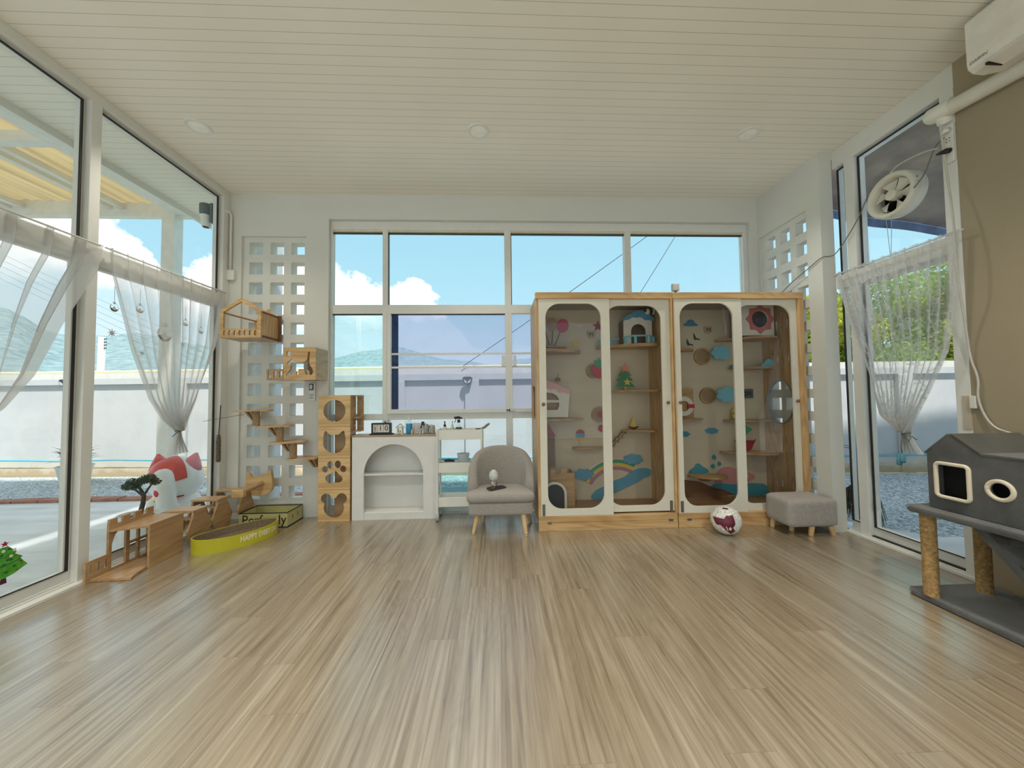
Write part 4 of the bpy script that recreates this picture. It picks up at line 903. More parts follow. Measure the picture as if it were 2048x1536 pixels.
# snow globe bottle & phone on the chair
t = thing('snow_globe', 'little milky snow globe on a cow patterned base on the armchair', 'ornament', (-.045, 3.24, .376))
obj('base', MB().ell((-.045, 3.24, .402), (.030, .028, .028)), mat('cow_pattern', (.45, .36, .30), .5, var=.9, scale=45), t, smooth=True)
obj('dome', MB().lathe([(.018, .425), (.022, .442), (.040, .450), (.044, .475), (.040, .503), (.027, .523), (.010, .533), (.002, .534)], (-.045, 3.24, 0), 24), mat('milky_glass', (.55, .57, .55), .15, var=.2, scale=30), t, smooth=50)
t = thing('mobile_phone', 'black mobile phone lying on the armchair seat', 'phone', (-.02, 3.19, .372))
me = panel(rrect(-.085, -.038, .085, .038, .01), [], .009, 'xy', 0); me2 = panel(rrect(-.080, -.034, .070, .034, .008), [], .002, 'xy', .0052)
M_ = Matrix.Translation((-.02, 3.18, .383)) @ Matrix.Rotation(radians(30), 4, 'Z') @ Matrix.Rotation(radians(3), 4, 'X')
me.transform(M_); me2.transform(M_); obj('body', me, mat('phone_case', (.05, .05, .055), .3), t, bev=.001); obj('screen', me2, mat('phone_screen', (.01, .01, .012), .08), t)

# robot vacuum dark shape beneath chair is not distinguishable; left out
# ---- ottoman
t = thing('footstool', 'small grey cushioned footstool on stubby legs by the white column', 'footstool', (2.64, 2.98, 0))
cushion(2.42, 2.85, 2.855, 3.135, .075, .305, .035, 'cushion', GREYFAB2, t, .006)
for (x, y, dx) in ((2.63, 2.885, -.01), (2.795, 2.885, .025), (2.56, 3.0, -.01), (2.47, 3.10, -.01)):
    obj('leg', MB().tube([(x, y, .08), (x + dx, y, .0)], [.022, .018], 12), LEGW, t, smooth=50)
# ---- ball
t = thing('football', 'white and maroon patterned football in front of the cabinet plinth', 'ball', (1.95, 2.975, 0))
R = .118
me = MB().ell((0, 0, 0), R, 48, 32).mesh()
obj('ball', me, mat('ball_white', (.70, .70, .66), .35, var=.3, scale=60), t, smooth=True)
me.transform(Matrix.Translation((1.95, 2.975, R)) @ Matrix.Translation(Vector((1.95, 2.975, 0))));
for v in me.vertices: pass
me.transform(Matrix.Translation((-1.95, -2.975, 0)))
def sphpatch(poly, r):  # poly in angles (deg): azimuth from the camera side, elevation
    bm = bmesh.new(); vs = [bm.verts.new((a, e, 0)) for a, e in poly]; bm.faces.new(vs); bmesh.ops.triangulate(bm, faces=bm.faces)
    for _ in range(3): bmesh.ops.subdivide_edges(bm, edges=bm.edges, cuts=1); bmesh.ops.triangulate(bm, faces=bm.faces)
    for v in bm.verts:
        a, e = radians(v.co.x - 90 - 33 * 0 - 32), radians(v.co.y); v.co = Vector((1.95 + r * cos(e) * cos(a), 2.975 + r * cos(e) * sin(a), R + r * sin(e)))
    me = bpy.data.meshes.new('p'); bm.to_mesh(me); bm.free(); return me
MAR = mat('ball_maroon', (.14, .012, .03), .25, var=.4, scale=20)
def tang(pts): return [(p[0], p[1]) for p in pts]
obj('patch', sphpatch(tang([(-58, 18), (-8, 20), (0, 34), (30, 38), (33, 2), (24, -12), (38, -30), (20, -48), (0, -30), (-20, -8), (-38, -10)]), R * 1.004), MAR, t, label='maroon flame shaped patch')
obj('patch', sphpatch(tang([(-30, 62), (20, 62), (20, 72), (-30, 72)]), R * 1.004), MAR, t)
obj('patch', sphpatch(tang([(70, -20), (95, -10), (95, -30), (75, -42)]), R * 1.004), MAR, t)
obj('patch', sphpatch(tang([(-95, -10), (-72, -20), (-60, -45), (-80, -40)]), R * 1.004), MAR, t)
WL = mat('ball_logo', (.75, .72, .70), .4)
for pl in ([(8, -18), (14, -9), (20, -18), (14, -27)],): obj('logo', sphpatch(pl, R * 1.008), WL, t)
obj('logo', sphpatch([(-2, -10), (1, -9), (7, -27), (4, -28)], R * 1.008), WL, t)
rnd = random.Random(6); mb = []
GP = mat('ball_print', (.16, .20, .17), .4)
ms = []
for _ in range(70):
    a = rnd.uniform(-100, 100); e = rnd.uniform(-60, 65)
    if -60 < a < 40 and -45 < e < 40 and not (a < -25 and e < -15): continue
    w = rnd.uniform(2, 7); h = rnd.uniform(2, 6); ms.append(sphpatch([(a, e), (a + w, e + h * .3), (a + w * .5, e + h)], R * 1.003))
obj('print', joinme(*ms), GP, t)

# ---- castle and tunnel benches along the left glass
t = thing('castle_bench', 'wooden castle shaped cat bench with battlements by the left post', 'cat bench', (-2.62, 2.7, 0))
yl0, yl1 = 2.45, 2.90
prof = [(yl0, 0), (yl1, 0), (yl1, .385)]
bat = []
for k in range(4):
    a = yl1 - k * .087; bat += [(a, .375), (a - .05, .375), (a - .05, .335), (a - .087, .335)]
bat = bat[:-2]
prof = [(yl0, 0), (yl1, 0)] + bat + [(2.585, .335), (2.585, .142), (yl0, .142)]
hl = [rrect(yl0 + .018 + .046 * i, .045, yl0 + .018 + .046 * i + .022, .115, .01, 4) for i in range(3)]
hl += [[(2.605, .03), (2.70, .03), (2.70, .29), (2.66, .29), (2.625, .26), (2.605, .20)], rrect(2.725, .03, 2.785, .155, .008, 3), rrect(2.725, .172, 2.785, .29, .008, 3), rrect(2.80, .03, 2.86, .155, .008, 3), rrect(2.80, .172, 2.86, .29, .008, 3)]
hl[3:] = [h for h in hl[3:]]
obj('back_panel', panel(prof, hl, .016, 'yz', -2.722), CASTLE, t)
obj('side_panel', panel([(2.66, 0), (2.93, 0), (2.93, .31), (2.66, .31)], [], .016, 'yz', -2.52), CASTLE, t)
obj('floor_board', panel([(-2.714, yl0 + .03), (-2.47, yl0 + .045), (-2.49, 2.53), (-2.53, 2.66), (-2.528, 2.93), (-2.714, 2.93)], [], .016, 'xy', .010), CASTLE, t)
obj('top_board', panel([(-2.714, 2.585), (-2.528, 2.66), (-2.528, 2.93), (-2.714, 2.93)], [], .014, 'xy', .297), CASTLE, t)
def bench(y0, y1, z, lb, x1=-2.50, xw=-2.715):
    t = thing('tunnel_bench', lb, 'cat bench', ((x1 + xw) / 2, (y0 + y1) / 2, 0), 'hexagonal wooden tunnel benches')
    ym = (y0 + y1) / 2; hx = [(y0 + .06, 0), (y1 - .06, 0), (y1, z * .48), (y1 - .07, z - .012), (y0 + .07, z - .012), (y0, z * .48)]
    obj('side_panel', panel(hx, [], .016, 'yz', x1), CASTLE, t)
    obj('side_panel', panel(hx, [[(q[0] * .8 + ym * .2, q[1] * .7 + z * .15) for q in hx]], .016, 'yz', xw), CASTLE, t)
    obj('top_board', B(xw - .008, y0 + .05, z - .012, x1 + .008, y1 - .05, z + .004), CASTLEX, t, bev=.002)
    obj('lower_slat', B(xw + .008, y0 + .07, z - .075, x1 - .02, y0 + .12, z - .062), CASTLEX, t)
bench(2.945, 3.185, .295, 'hexagonal wooden tunnel bench next to the castle')
bench(3.19, 3.42, .315, 'middle hexagonal wooden tunnel bench by the glass')
bench(3.425, 3.64, .335, 'rearmost hexagonal wooden tunnel bench near the wall', -2.45, -2.70)
# ---- oval cardboard scratcher
t = thing('oval_scratcher', 'yellow-sided oval cardboard scratcher bed reading HAPPY EVERY DAY', 'cat scratcher', (-2.23, 3.1, 0))
P0 = Vector((-2.325, 2.965)); P1 = Vector((-2.10, 3.23)); ax = (P1 - P0).normalized(); nx = Vector((ax.y, -ax.x)); hw = .122; Lh = (P1 - P0).length
def ovalpt(s, off=0.):   # s in 0..1 around, counter-clockwise
    a = 2 * pi * s; c = (P0 + P1) / 2; return c + ax * cos(a) * (Lh / 2 + hw + off) * 1. + nx * -sin(a) * (hw + .035 + off)
def oh(s):    # rim height: ends raised
    return .112 + .006 * cos(4 * pi * s)
n_ = 72
def ring(off, zf): return [(*ovalpt(i / n_, off), zf(i / n_)) for i in range(n_)]
def rings(rs):
    mb = MB(); vs = [v for r in rs for v in r]; fs = []
    for j in range(len(rs) - 1):
        for i in range(n_): fs.append((j * n_ + i, j * n_ + (i + 1) % n_, (j + 1) * n_ + (i + 1) % n_, (j + 1) * n_ + i))
    return mb.add(vs, fs)
obj('side_wall', rings([ring(0, lambda s: .0), ring(0, oh), ring(-.006, oh), ring(-.006, lambda s: .0)]), mat('yellow_card', (.50, .46, .02), .6), t, smooth=50)
obj('corrugated_bed', rings([ring(-.006, lambda s: .002), ring(-.006, lambda s: oh(s) - .002), ring(-.014, lambda s: oh(s) - .004), ring(-.030, lambda s: .050), ring(-.07, lambda s: .035), ring(-.155, lambda s: .033)]), mat('corrugated_card', (.19, .14, .085), .95, var=.3, scale=120, bump=1, bscale=300), t, smooth=50)
# lettering wrapped along the front side
me = text('HAPPY EVERY DAY', .064, .001, 'xy', 0, 0, 0, offset=.0015, xs=.50)
S0 = .83
for v in me.vertices:
    s = S0 + v.co.x / (2 * pi * .235) * 1.0; p = ovalpt(s, .0015 + v.co.z); v.co = (p.x, p.y, .062 + v.co.y)
LETTER_ME = me
obj('lettering', me, mat('cream_print', (.78, .75, .55), .6), t)
# ---- litter box
t = thing('litter_box', 'open olive cardboard box with black edges reading Perfectly', 'box', (-2.24, 3.56, 0))
OL = mat('olive_card', (.47, .44, .20), .65, var=.05)
lx0, lx1, ly0, ly1, lz = -2.428, -1.985, 3.41, 3.668, .134
obj('wall', MB().box(lx0, ly0, 0.006, lx1, ly0 + .006, lz).box(lx0, ly1 - .006, 0.006, lx1, ly1, lz).box(lx0, ly0 + .006, 0.006, lx0 + .006, ly1 - .006, lz).box(lx1 - .006, ly0 + .006, 0.006, lx1, ly1 - .006, lz).box(lx0 + .006, ly0 + .006, .006, lx1 - .006, ly1 - .006, .02), OL, t)
obj('edging', panel(rect(lx0 - .002, ly0 - .002, lx1 + .002, ly1 + .002), [rect(lx0 + .009, ly0 + .009, lx1 - .009, ly1 - .009)], .006, 'xy', lz + .002), BLACK, t)
obj('edging', panel(rect(lx0 - .002, ly0 - .002, lx1 + .002, ly1 + .002), [rect(lx0 + .009, ly0 + .009, lx1 - .009, ly1 - .009)], .008, 'xy', .005), BLACK, t)
obj('lettering', text('Perfectly', .125, .001, 'xz', ly0 - .001, (lx0 + lx1) / 2 + .01, .072, xs=.92), BLACK, t)
def arc2(cx, cz, r, a0, a1, w): return circ(cx, cz, r, 12, None, a0, a1) + circ(cx, cz, r - w, 12, None, a1, a0)
for y in (3.49, 3.58): obj('eye_mark', panel(arc2(y - .02, .075, .03, -45, 45, .007), [], .001, 'yz', lx1 + .001), BLACK, t)

# ============================================================ CAT CABINETS
def colr(name, c): return mat('painted_' + name, c, .5, var=.04)
BLUE = colr('blue', (.10, .33, .50)); LBLUE = colr('light_blue', (.17, .50, .66)); TEAL = colr('teal', (.05, .28, .38)); DBLUE = colr('deep_blue', (.05, .22, .40))
PINKP = colr('pink', (.75, .38, .40)); HOT = colr('hot_pink', (.62, .10, .18)); RED = colr('red', (.45, .02, .03)); YEL = colr('yellow', (.68, .50, .10)); GRN = colr('green', (.03, .22, .10)); GRN2 = colr('mid_green', (.05, .33, .16))
PALEP = colr('pale_pink', (.72, .55, .53)); TAN = colr('tan', (.48, .36, .25)); PUR = colr('mauve', (.42, .20, .30)); BRN = colr('brown', (.20, .10, .05)); WHT = colr('white', (.74, .71, .64)); CHAR = colr('charcoal', (.03, .03, .035))
CY0, CYB = 3.142, 3.62
mat('hinge_steel', (.22, .21, .19), .35, .8)
BACKP = wood('pale_plywood', (.64, .57, .44), (.60, .52, .40), 'x', .5, .4, .1)
SIDEW = wood('side_pine', (.50, .33, .16), (.36, .20, .08), 'z', .45, .7, .4)
SHELFW = wood('shelf_pine', (.48, .31, .15), (.36, .21, .09), 'x', .45)
def decor(name, poly, m, par, y=None, t=.008, holes=(), label=None):
    y = CYB - .004 if y is None else y
    return obj(name, panel(poly, list(holes), t, 'xz', y), m, par, label=label)
def cabinet(x0, x1, lb, rside=None):
    t = thing('cat_cabinet', lb, 'cabinet', ((x0 + x1) / 2, 3.4, 0), 'wooden cat cabinets with sliding glass doors')
    fr = MB(); fr.box(x0, CY0, .072, x1, CY0 + .05, .128); obj('bottom_rail', fr, PINEX, t, bev=.002)
    obj('plinth', B(x0, CY0 - .004, 0, x1, CY0 + .02, .070), PINEX, t, bev=.002)
    obj('top_rail', B(x0 - .003, CY0 - .006, 2.087, x1 + .003, CY0 + .05, 2.146), PINEX, t, bev=.002)
    obj('floor_panel', B(x0 + .02, CY0 + .05, .10, x1 - .02, CYB, .128), wood('cab_floor', (.30, .17, .07), (.22, .11, .04), 'x', .35), t)
    obj('roof_panel', B(x0, CY0 + .05, 2.10, x1, 3.66, 2.118), mat('roof_grey', (.30, .27, .27), .5), t)
    obj('back_panel', B(x0 + .02, CYB, .128, x1 - .02, CYB + .012, 2.10), BACKP, t)
    return t
def door(t, x0, x1, z0, z1, ox0, ox1, oz0, oz1, y, knobx, hingex=None, r=.13):
    d = obj('sliding_door', panel(rect(x0, z0, x1, z1), [rrect(ox0, oz0, ox1, oz1, r, 10)], .018, 'xz', y), CREAM, t, bev=0)
    obj('pane', B(ox0 - .01, y + .004, oz0 - .01, ox1 + .01, y + .007, oz1 + .01), GLC, d)
    obj('knob', MB().lathe([(.005, 0), (.006, -.010), (.015, -.016), (.016, -.022), (.010, -.029), (.002, -.030)], (knobx, y - .009, 1.128), 16, axis='y'), mat('knob_wood', (.22, .12, .06), .35), d, smooth=50)
    if hingex: 
        h = obj('hinge', B(hingex - .013, y - .012, .135, hingex + .013, y - .009, .235), mat('hinge_steel', (.22, .21, .19), .35, .8), d)
        obj('hinge_pin', MB().tube([(hingex, y - .013, .135), (hingex, y - .013, .235)], .004, 8), MC['hinge_steel'], d)
    return d
# ---------------- cabinet 1
c1 = cabinet(.353, 1.614, 'left cat cabinet with balloons, rainbow and the V1 tag')
obj('side_post', B(.353, CY0, .128, .376, CY0 + .05, 2.087), PINE, c1, bev=.002)
obj('side_post', B(1.600, CY0 - .004, .128, 1.616, CY0 + .05, 2.087), PINE, c1, bev=.002)
obj('side_panel', panel(rect(CY0 + .05, .07, 3.66, 2.118), [rrect(3.30, .98, 3.55, 1.30, .06)] , .018, 'yz', .362), SIDEW, c1)
obj('side_panel', B(1.592, CY0 + .05, .128, 1.606, CYB, 2.10), SIDEW, c1)
for x in (.43, 1.53): obj('plinth_hinge', B(x, CY0 - .008, .062, x + .038, CY0 - .003, .080), mat('hinge_steel', 0), c1)
door(c1, .376, 1.030, .130, 2.086, .440, .950, .190, 2.044, CY0 + .012, .408, .40)
door(c1, .965, 1.600, .145, 2.086, 1.000, 1.520, .197, 2.030, CY0 + .036, 1.560, 1.572)
# balloons
decor('balloon', circ(.512, 1.94, .055, 24, .062), PALEP, c1)
decor('balloon', circ(.575, 1.95, .06, 24, .068), TAN, c1, y=CYB - .010)
decor('balloon', circ(.685, 1.935, .064, 28, .070) , HOT, c1, y=CYB - .012)
for a, b in (((.50, 1.88), (.545, 1.72)), ((.58, 1.88), (.57, 1.72)), ((.66, 1.87), (.60, 1.72))): obj('balloon_string', MB().tube([(a[0], CYB - .008, a[1]), (b[0], CYB - .008, b[1])], .004, 6), BRN, c1)
decor('basket', [(.50, 1.70), (.53, 1.735), (.56, 1.71), (.59, 1.735), (.62, 1.70)], colr('maroon', (.14, .01, .02)), c1)
decor('star', star(.868, 1.93, .058), PALEP, c1); decor('star', star(1.06, 1.93, .058), colr('crimson', (.30, .02, .05)), c1); decor('star', star(.815, 1.745, .058), YEL, c1)
def tagb(t, cx, cz, s):
    o = decor('name_tag', smooth_poly([(cx - .042, cz + .045), (cx - .022, cz + .034), (cx + .022, cz + .034), (cx + .042, cz + .045), (cx + .050, cz), (cx + .025, cz - .042), (cx - .025, cz - .042), (cx - .050, cz)], 1), TAN, t)
    obj('lettering', text(s, .046, .001, 'xz', CYB - .010, cx, cz, xs=1.1, offset=.0015), CHAR, o)
tagb(c1, .985, 1.842, 'V1')
def shelf(t, pts, z, th=.02, m=None): return obj('shelf', panel(smooth_poly(pts, 2), [], th, 'xy', z), m or SHELFW, t)
shelf(c1, [(.36, 3.30), (.70, 3.36), (.86, 3.50), (.84, 3.60), (.70, CYB), (.36, CYB)], 1.645, .03); shelf(c1, [(.36, 3.40), (.60, 3.42), (.72, 3.52), (.70, CYB), (.36, CYB)], 1.69, .018)
def portal(t, cx, cz, r): return decor('wood_ring', circ(cx, cz, r, 32), SHELFW, t, y=CYB - .012, t=.022, holes=[circ(cx, cz, r * .80, 32)]), decor('wood_disc', circ(cx, cz, r * .80, 32), mat('disc_wood', (.32, .22, .13), .6), t)
portal(c1, 1.00, 1.455, .078)
s_ = decor('strawberry', smooth_poly([(.965, 1.50), (1.045, 1.52), (1.12, 1.50), (1.13, 1.45), (1.09, 1.39), (1.05, 1.37), (1.0, 1.41)], 2), colr('berry', (.55, .02, .05)), c1, y=CYB - .03)
decor('strawberry_leaf', star(1.055, 1.53, .065, 6, .5), GRN2, s_, y=CYB - .038)
# pink roofed house
h = decor('toy_house', [(.376, .985), (.705, .985), (.725, 1.225), (.60, 1.31), (.376, 1.31)], WHT, c1, y=3.52, t=.014, holes=[[(.395 + .0, 1.06), (.44, 1.06), (.44, 1.135), (.395, 1.135)], [(.47, 1.06), (.60, 1.06), (.618, 1.10), (.62, 1.135), (.47, 1.135)], [(.395, 1.16), (.44, 1.16), (.44, 1.235), (.395, 1.225)], [(.47, 1.16), (.62, 1.16), (.60, 1.20), (.55, 1.23), (.47, 1.24)]])
decor('toy_house_roof', smooth_poly([(.376, 1.34), (.47, 1.365), (.55, 1.345), (.725, 1.265), (.735, 1.235), (.70, 1.215), (.66, 1.24), (.62, 1.23), (.58, 1.27), (.52, 1.265), (.47, 1.30), (.42, 1.285), (.376, 1.30)], 1), colr('rose', (.72, .42, .42)), h, y=3.512)
obj('cherry', MB().ell((.605, 3.50, 1.365), (.03, .01, .022)).tube([(.60, 3.50, 1.38), (.61, 3.50, 1.42)], .004, 6), BRN, h)
decor('house_back', [(.376, .985), (.70, .985), (.70, 1.23), (.60, 1.29), (.376, 1.29)], SHELFW, h, y=3.60)
shelf(c1, [(.36, 3.42), (.78, 3.50), (.87, 3.53), (.86, 3.57), (.72, CYB), (.36, CYB)], .965)
portal(c1, 1.055, 1.0, .085); decor('red_disc', circ(1.07, 1.0, .035), RED, c1, y=CYB - .012)
ic = decor('ice_cream', [(.825, .77), (.873, .77), (.849, .685)], YEL, c1); decor('scoop', circ(.849, .80, .045, 20, .036, 0, 180) + [(.80, .79), (.806, .77), (.83, .778), (.85, .768), (.87, .778), (.892, .77), (.898, .79)], BLUE, ic, y=CYB - .010); decor('scoop', circ(.849, .815, .042, 20, .036, 0, 180), RED, ic, y=CYB - .018)
shelf(c1, [(.74, CYB), (.79, 3.54), (1.05, 3.54), (1.12, CYB)], .665, .018)
decor('lollipop', circ(1.075, .86, .035), RED, c1)
decor('tower_roof', [(.48, .80), (.575, .80), (.50, .93)], colr('dusty_red', (.30, .05, .09)), c1, y=3.50, t=.01)
obj('tower_body', B(.48, 3.50, .50, .565, 3.52, .80), mat('tower_grey', (.22, .17, .14), .6), c1)
# wooden castle with arch
ca = obj('toy_castle', panel([(.50, .128), (.73, .128), (.73, .455), (.66, .455), (.66, .50), (.60, .50), (.60, .455), (.55, .44), (.55, .50), (.50, .50)], [], .016, 'xz', 3.40), SHELFW, c1)
obj('castle_side', B(.722, 3.40, .128, .738, 3.60, .455), SHELFW, ca)
arch_o = [(.62 - .18, .128)] + [(.53 + .115 * cos(radians(180 - 180 * i / 20)), .27 + .115 * sin(radians(180 - 180 * i / 20))) for i in range(21)] + [(.645, .128)]
arch_o[0] = (.415, .128); arch_i = [(.437, .128)] + [(.53 + .093 * cos(radians(180 - 180 * i / 20)), .27 + .093 * sin(radians(180 - 180 * i / 20))) for i in range(21)] + [(.623, .128)]
obj('arch_trim', panel(arch_o + arch_i[::-1], [], .014, 'xz', 3.34), WHT, ca); obj('arch_dark', panel(arch_i, [], .004, 'xz', 3.36), CHAR, ca)
# rainbow
def rb(r0, r1, a0=28, a1=118, cx=1.22, cz=.13, sx=1.0): return circ(cx, cz, r1, 24, None, a0, a1) + circ(cx, cz, r0, 24, None, a1, a0)
rw = decor('rainbow', rb(.405, .425, 60, 152), PALEP, c1)
for (a, b, m_) in ((.370, .405, GRN2), (.335, .370, YEL), (.300, .335, PUR)): decor('rainbow_band', rb(a, b, 60, 150), m_, rw)
decor('cloud', cloud2(.875, .39, .20, .11, seed=1), BLUE, c1, y=CYB - .016); decor('cloud', cloud2(1.395, .535, .20, .10, seed=2), BLUE, c1, y=CYB - .016)
decor('river', smooth_poly([(.93, .130), (.99, .22), (1.08, .255), (1.17, .31), (1.24, .33), (1.32, .36), (1.38, .41), (1.46, .44), (1.585, .44), (1.585, .355), (1.50, .34), (1.44, .29), (1.35, .26), (1.27, .22), (1.18, .19), (1.10, .13)], 2), BLUE, c1)
# tree
tr_ = decor('toy_tree', [(1.305, 1.49), (1.375, 1.40), (1.345, 1.40), (1.39, 1.345), (1.355, 1.345), (1.41, 1.285), (1.20, 1.285), (1.255, 1.345), (1.22, 1.345), (1.265, 1.40), (1.235, 1.40)], GRN, c1, y=3.54, t=.012)
decor('tree_star', star(1.305, 1.475, .052), colr('coral', (.72, .22, .15)), tr_, y=3.53); decor('tree_star', star(1.325, 1.335, .042), YEL, tr_, y=3.53); obj('tree_trunk', B(1.29, 3.53, 1.25, 1.325, 3.545, 1.287), SHELFW, tr_)
shelf(c1, [(1.14, CYB), (1.17, 3.54), (1.45, 3.46), (1.59, 3.30), (1.59, CYB)], 1.243, .018)
ml = decor('watermelon', [(1.355, .875), (1.425, .875), (1.39, .985)], YEL, c1, y=3.56, t=.012); decor('rind', smooth_poly([(1.34, .885), (1.39, .868), (1.44, .885), (1.44, .865), (1.39, .848), (1.34, .865)], 1), CHAR, ml, y=3.555, t=.013)
shelf(c1, [(1.27, CYB), (1.28, 3.54), (1.45, 3.50), (1.59, 3.42), (1.59, CYB)], .838, .018)
ld = obj('rope_ladder', MB().tube([(1.13, 3.50, .665), (1.30, 3.52, .83)], .004, 6).tube([(1.13, CYB - .01, .665), (1.30, CYB - .01, .83)], .004, 6), CHAR, c1)
for k in range(4):
    a = (k + .5) / 4; obj('rung', B(1.13 + .17 * a - .022, 3.49, .665 + .165 * a - .006, 1.13 + .17 * a + .022, CYB - .01, .665 + .165 * a + .006), SHELFW, ld)
# blue roof house on corner shelf
shelf(c1, [(1.02, CYB), (1.02, 3.50), (1.20, 3.46), (1.38, 3.36), (1.52, 3.34), (1.59, 3.36), (1.59, CYB)], 1.695, .03)
hh = decor('toy_house', [(1.27, 1.712), (1.56, 1.712), (1.56, 1.965), (1.415, 2.03), (1.27, 1.965)], WHT, c1, y=3.45, t=.012, holes=[[(1.345, 1.715), (1.495, 1.715)] + [(1.42 + .075 * cos(radians(180 * i / 16)), 1.84 + .075 * sin(radians(180 * i / 16))) for i in range(17)]])
decor('toy_house_roof', smooth_poly([(1.25, 1.965), (1.41, 2.055), (1.45, 2.055), (1.58, 1.975), (1.575, 1.94), (1.53, 1.955), (1.49, 1.95), (1.45, 1.985), (1.40, 1.975), (1.36, 1.985), (1.32, 1.955), (1.29, 1.96), (1.26, 1.935)], 1), BLUE, hh, y=3.438, t=.02)
obj('house_side', B(1.275, 3.46, 1.712, 1.285, 3.60, 1.955), mat('house_dark', (.22, .15, .10), .6), hh); decor('house_back', rect(1.29, 1.712, 1.56, 1.95), MC['house_dark'], hh, y=3.60)
ra = obj('rail', MB().tube([(1.03, 3.53, 1.765), (1.14, 3.50, 1.765), (1.24, 3.47, 1.77)], .007, 8), LBLUE, c1)
obj('rail_post', MB().tube([(1.06, 3.52, 1.71), (1.06, 3.52, 1.765)], .016, 8).tube([(1.16, 3.49, 1.71), (1.16, 3.49, 1.765)], .016, 8), LBLUE, ra)
ra = obj('rail', MB().tube([(1.26, 3.44, 1.775), (1.33, 3.38, 1.785), (1.44, 3.36, 1.785), (1.53, 3.38, 1.78), (1.57, 3.42, 1.775)], .009, 8), LBLUE, c1)
for x, y in ((1.28, 3.43), (1.36, 3.375), (1.49, 3.37), (1.55, 3.40)): obj('rail_post', MB().tube([(x, y, 1.71), (x, y, 1.78)], .014, 8), LBLUE, ra)
obj('toy_panda', MB().ell((1.50, 3.40, 2.03), (.03, .02, .03)).ell((1.555, 3.40, 2.03), (.02, .02, .03)), WHT, c1, smooth=True); obj('panda_patch', MB().ell((1.53, 3.395, 2.03), (.02, .018, .035)).ell((1.475, 3.395, 2.04), (.012, .016, .02)), CHAR, c1, smooth=True)

# ---------------- cabinet 2
c2 = cabinet(1.622, 2.870, 'right cat cabinet with clouds, pink whale and the V2 tag')
obj('side_post', B(1.6215, CY0 - .004, .128, 1.634, CY0 + .05, 2.087), PINE, c2, bev=.001)
obj('side_post', B(2.828, CY0 - .004, .128, 2.874, CY0 + .05, 2.087), PINE, c2, bev=.002)
sl = []
for i, y in enumerate((3.225, 3.29, 3.355, 3.42, 3.485, 3.55)):
    for k in range(12):
        z = .20 + k * .155 + (.07 if i % 2 else 0)
        if z > 1.95: continue
        if (y - 3.40) ** 2 / .20 ** 2 + (z + .05 - 1.115) ** 2 / .27 ** 2 < 1: continue
        if not (i % 2 == 0 or k % 2 == 0): continue
        sl.append(rrect(y - .011, z, y + .011, z + .115, .008, 3))
obj('side_panel', panel(rect(CY0 + .05, .07, 3.62, 2.118), sl + [circ(3.40, 1.115, .165, 40, .215)], .014, 'yz', 2.838), SIDEW, c2)
ring_ = circ(3.40, 1.115, .172, 40, .222)
obj('porthole_ring', panel(ring_, [circ(3.40, 1.115, .158, 40, .208)], .03, 'yz', 2.833), mat('porthole_steel', (.35, .34, .32), .25, .6), c2)
obj('porthole_pane', panel(circ(3.40, 1.115, .16, 40, .21), [],   .003, 'yz', 2.836), GLC, c2)
obj('side_panel', B(1.622, CY0 + .05, .128, 1.636, CYB, 2.10), SIDEW, c2)
for x in (1.70, 2.52): obj('plinth_hinge', B(x, CY0 - .008, .062, x + .038, CY0 - .003, .080), MC['hinge_steel'], c2)
door(c2, 1.634, 2.275, .125, 2.086, 1.686, 2.190, .184, 2.046, CY0 + .012, 1.663, 1.66)
door(c2, 2.21, 2.826, .125, 2.086, 2.235, 2.768, .188, 2.034, CY0 + .036, 2.795)
decor('cloud', smooth_poly([(1.975, 1.925), (1.985, 1.955), (2.01, 1.96), (2.02, 1.985), (2.055, 2.0), (2.09, 1.985), (2.10, 1.96), (2.13, 1.945), (2.135, 1.925)], 1), DBLUE, c2)
for x, z in ((2.095, 1.795), (2.02, 1.735)): decor('bird', [(x - .01, z + .055), (x + .005, z + .03), (x + .015, z + .005), (x + .05, z - .005), (x + .06, z - .02), (x + .03, z - .012), (x + .0, z - .018), (x - .01, z + .01)], CHAR, c2)
tagb(c2, 2.245, 1.885, 'V2')
decor('cabinet_cloud', cloud2(2.325, 1.63, .20, .145, seed=3), LBLUE, c2, y=3.54, t=.012); decor('cabinet_cloud', cloud2(2.375, 1.195, .21, .15, seed=5), LBLUE, c2, y=3.54, t=.012)
portal(c2, 2.165, 1.60, .088); portal(c2, 2.215, 1.185, .088)
shelf(c2, [(1.64, 3.40), (1.96, 3.46), (2.06, 3.56), (2.04, CYB), (1.64, CYB)], 1.66, .025)
shelf(c2, [(2.30, CYB), (2.32, 3.58), (2.52, 3.36), (2.84, 3.34), (2.84, CYB)], 1.765, .02)
sb = decor('sun_box', rect(2.455, 1.785, 2.79, 2.09), WHT, c2, y=3.40, t=.012, holes=[circ(2.645, 1.95, .085, 32)])
decor('sun', star(2.645, 1.95, .15, 8, .80, 90), colr('sun_red', (.55, .14, .12)), sb, y=3.39, t=.008, holes=[circ(2.645, 1.95, .088, 32)])
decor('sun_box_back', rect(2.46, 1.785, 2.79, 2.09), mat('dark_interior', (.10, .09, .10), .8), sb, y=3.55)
shelf(c2, [(2.48, CYB), (2.50, 3.56), (2.60, 3.45), (2.84, 3.42), (2.84, CYB)], 1.465, .02)
decor('cloud', smooth_poly([(2.69, 1.475), (2.70, 1.50), (2.73, 1.51), (2.75, 1.545), (2.785, 1.56), (2.82, 1.54), (2.835, 1.51), (2.85, 1.49), (2.85, 1.475)], 1), LBLUE, c2, y=3.47, t=.012)
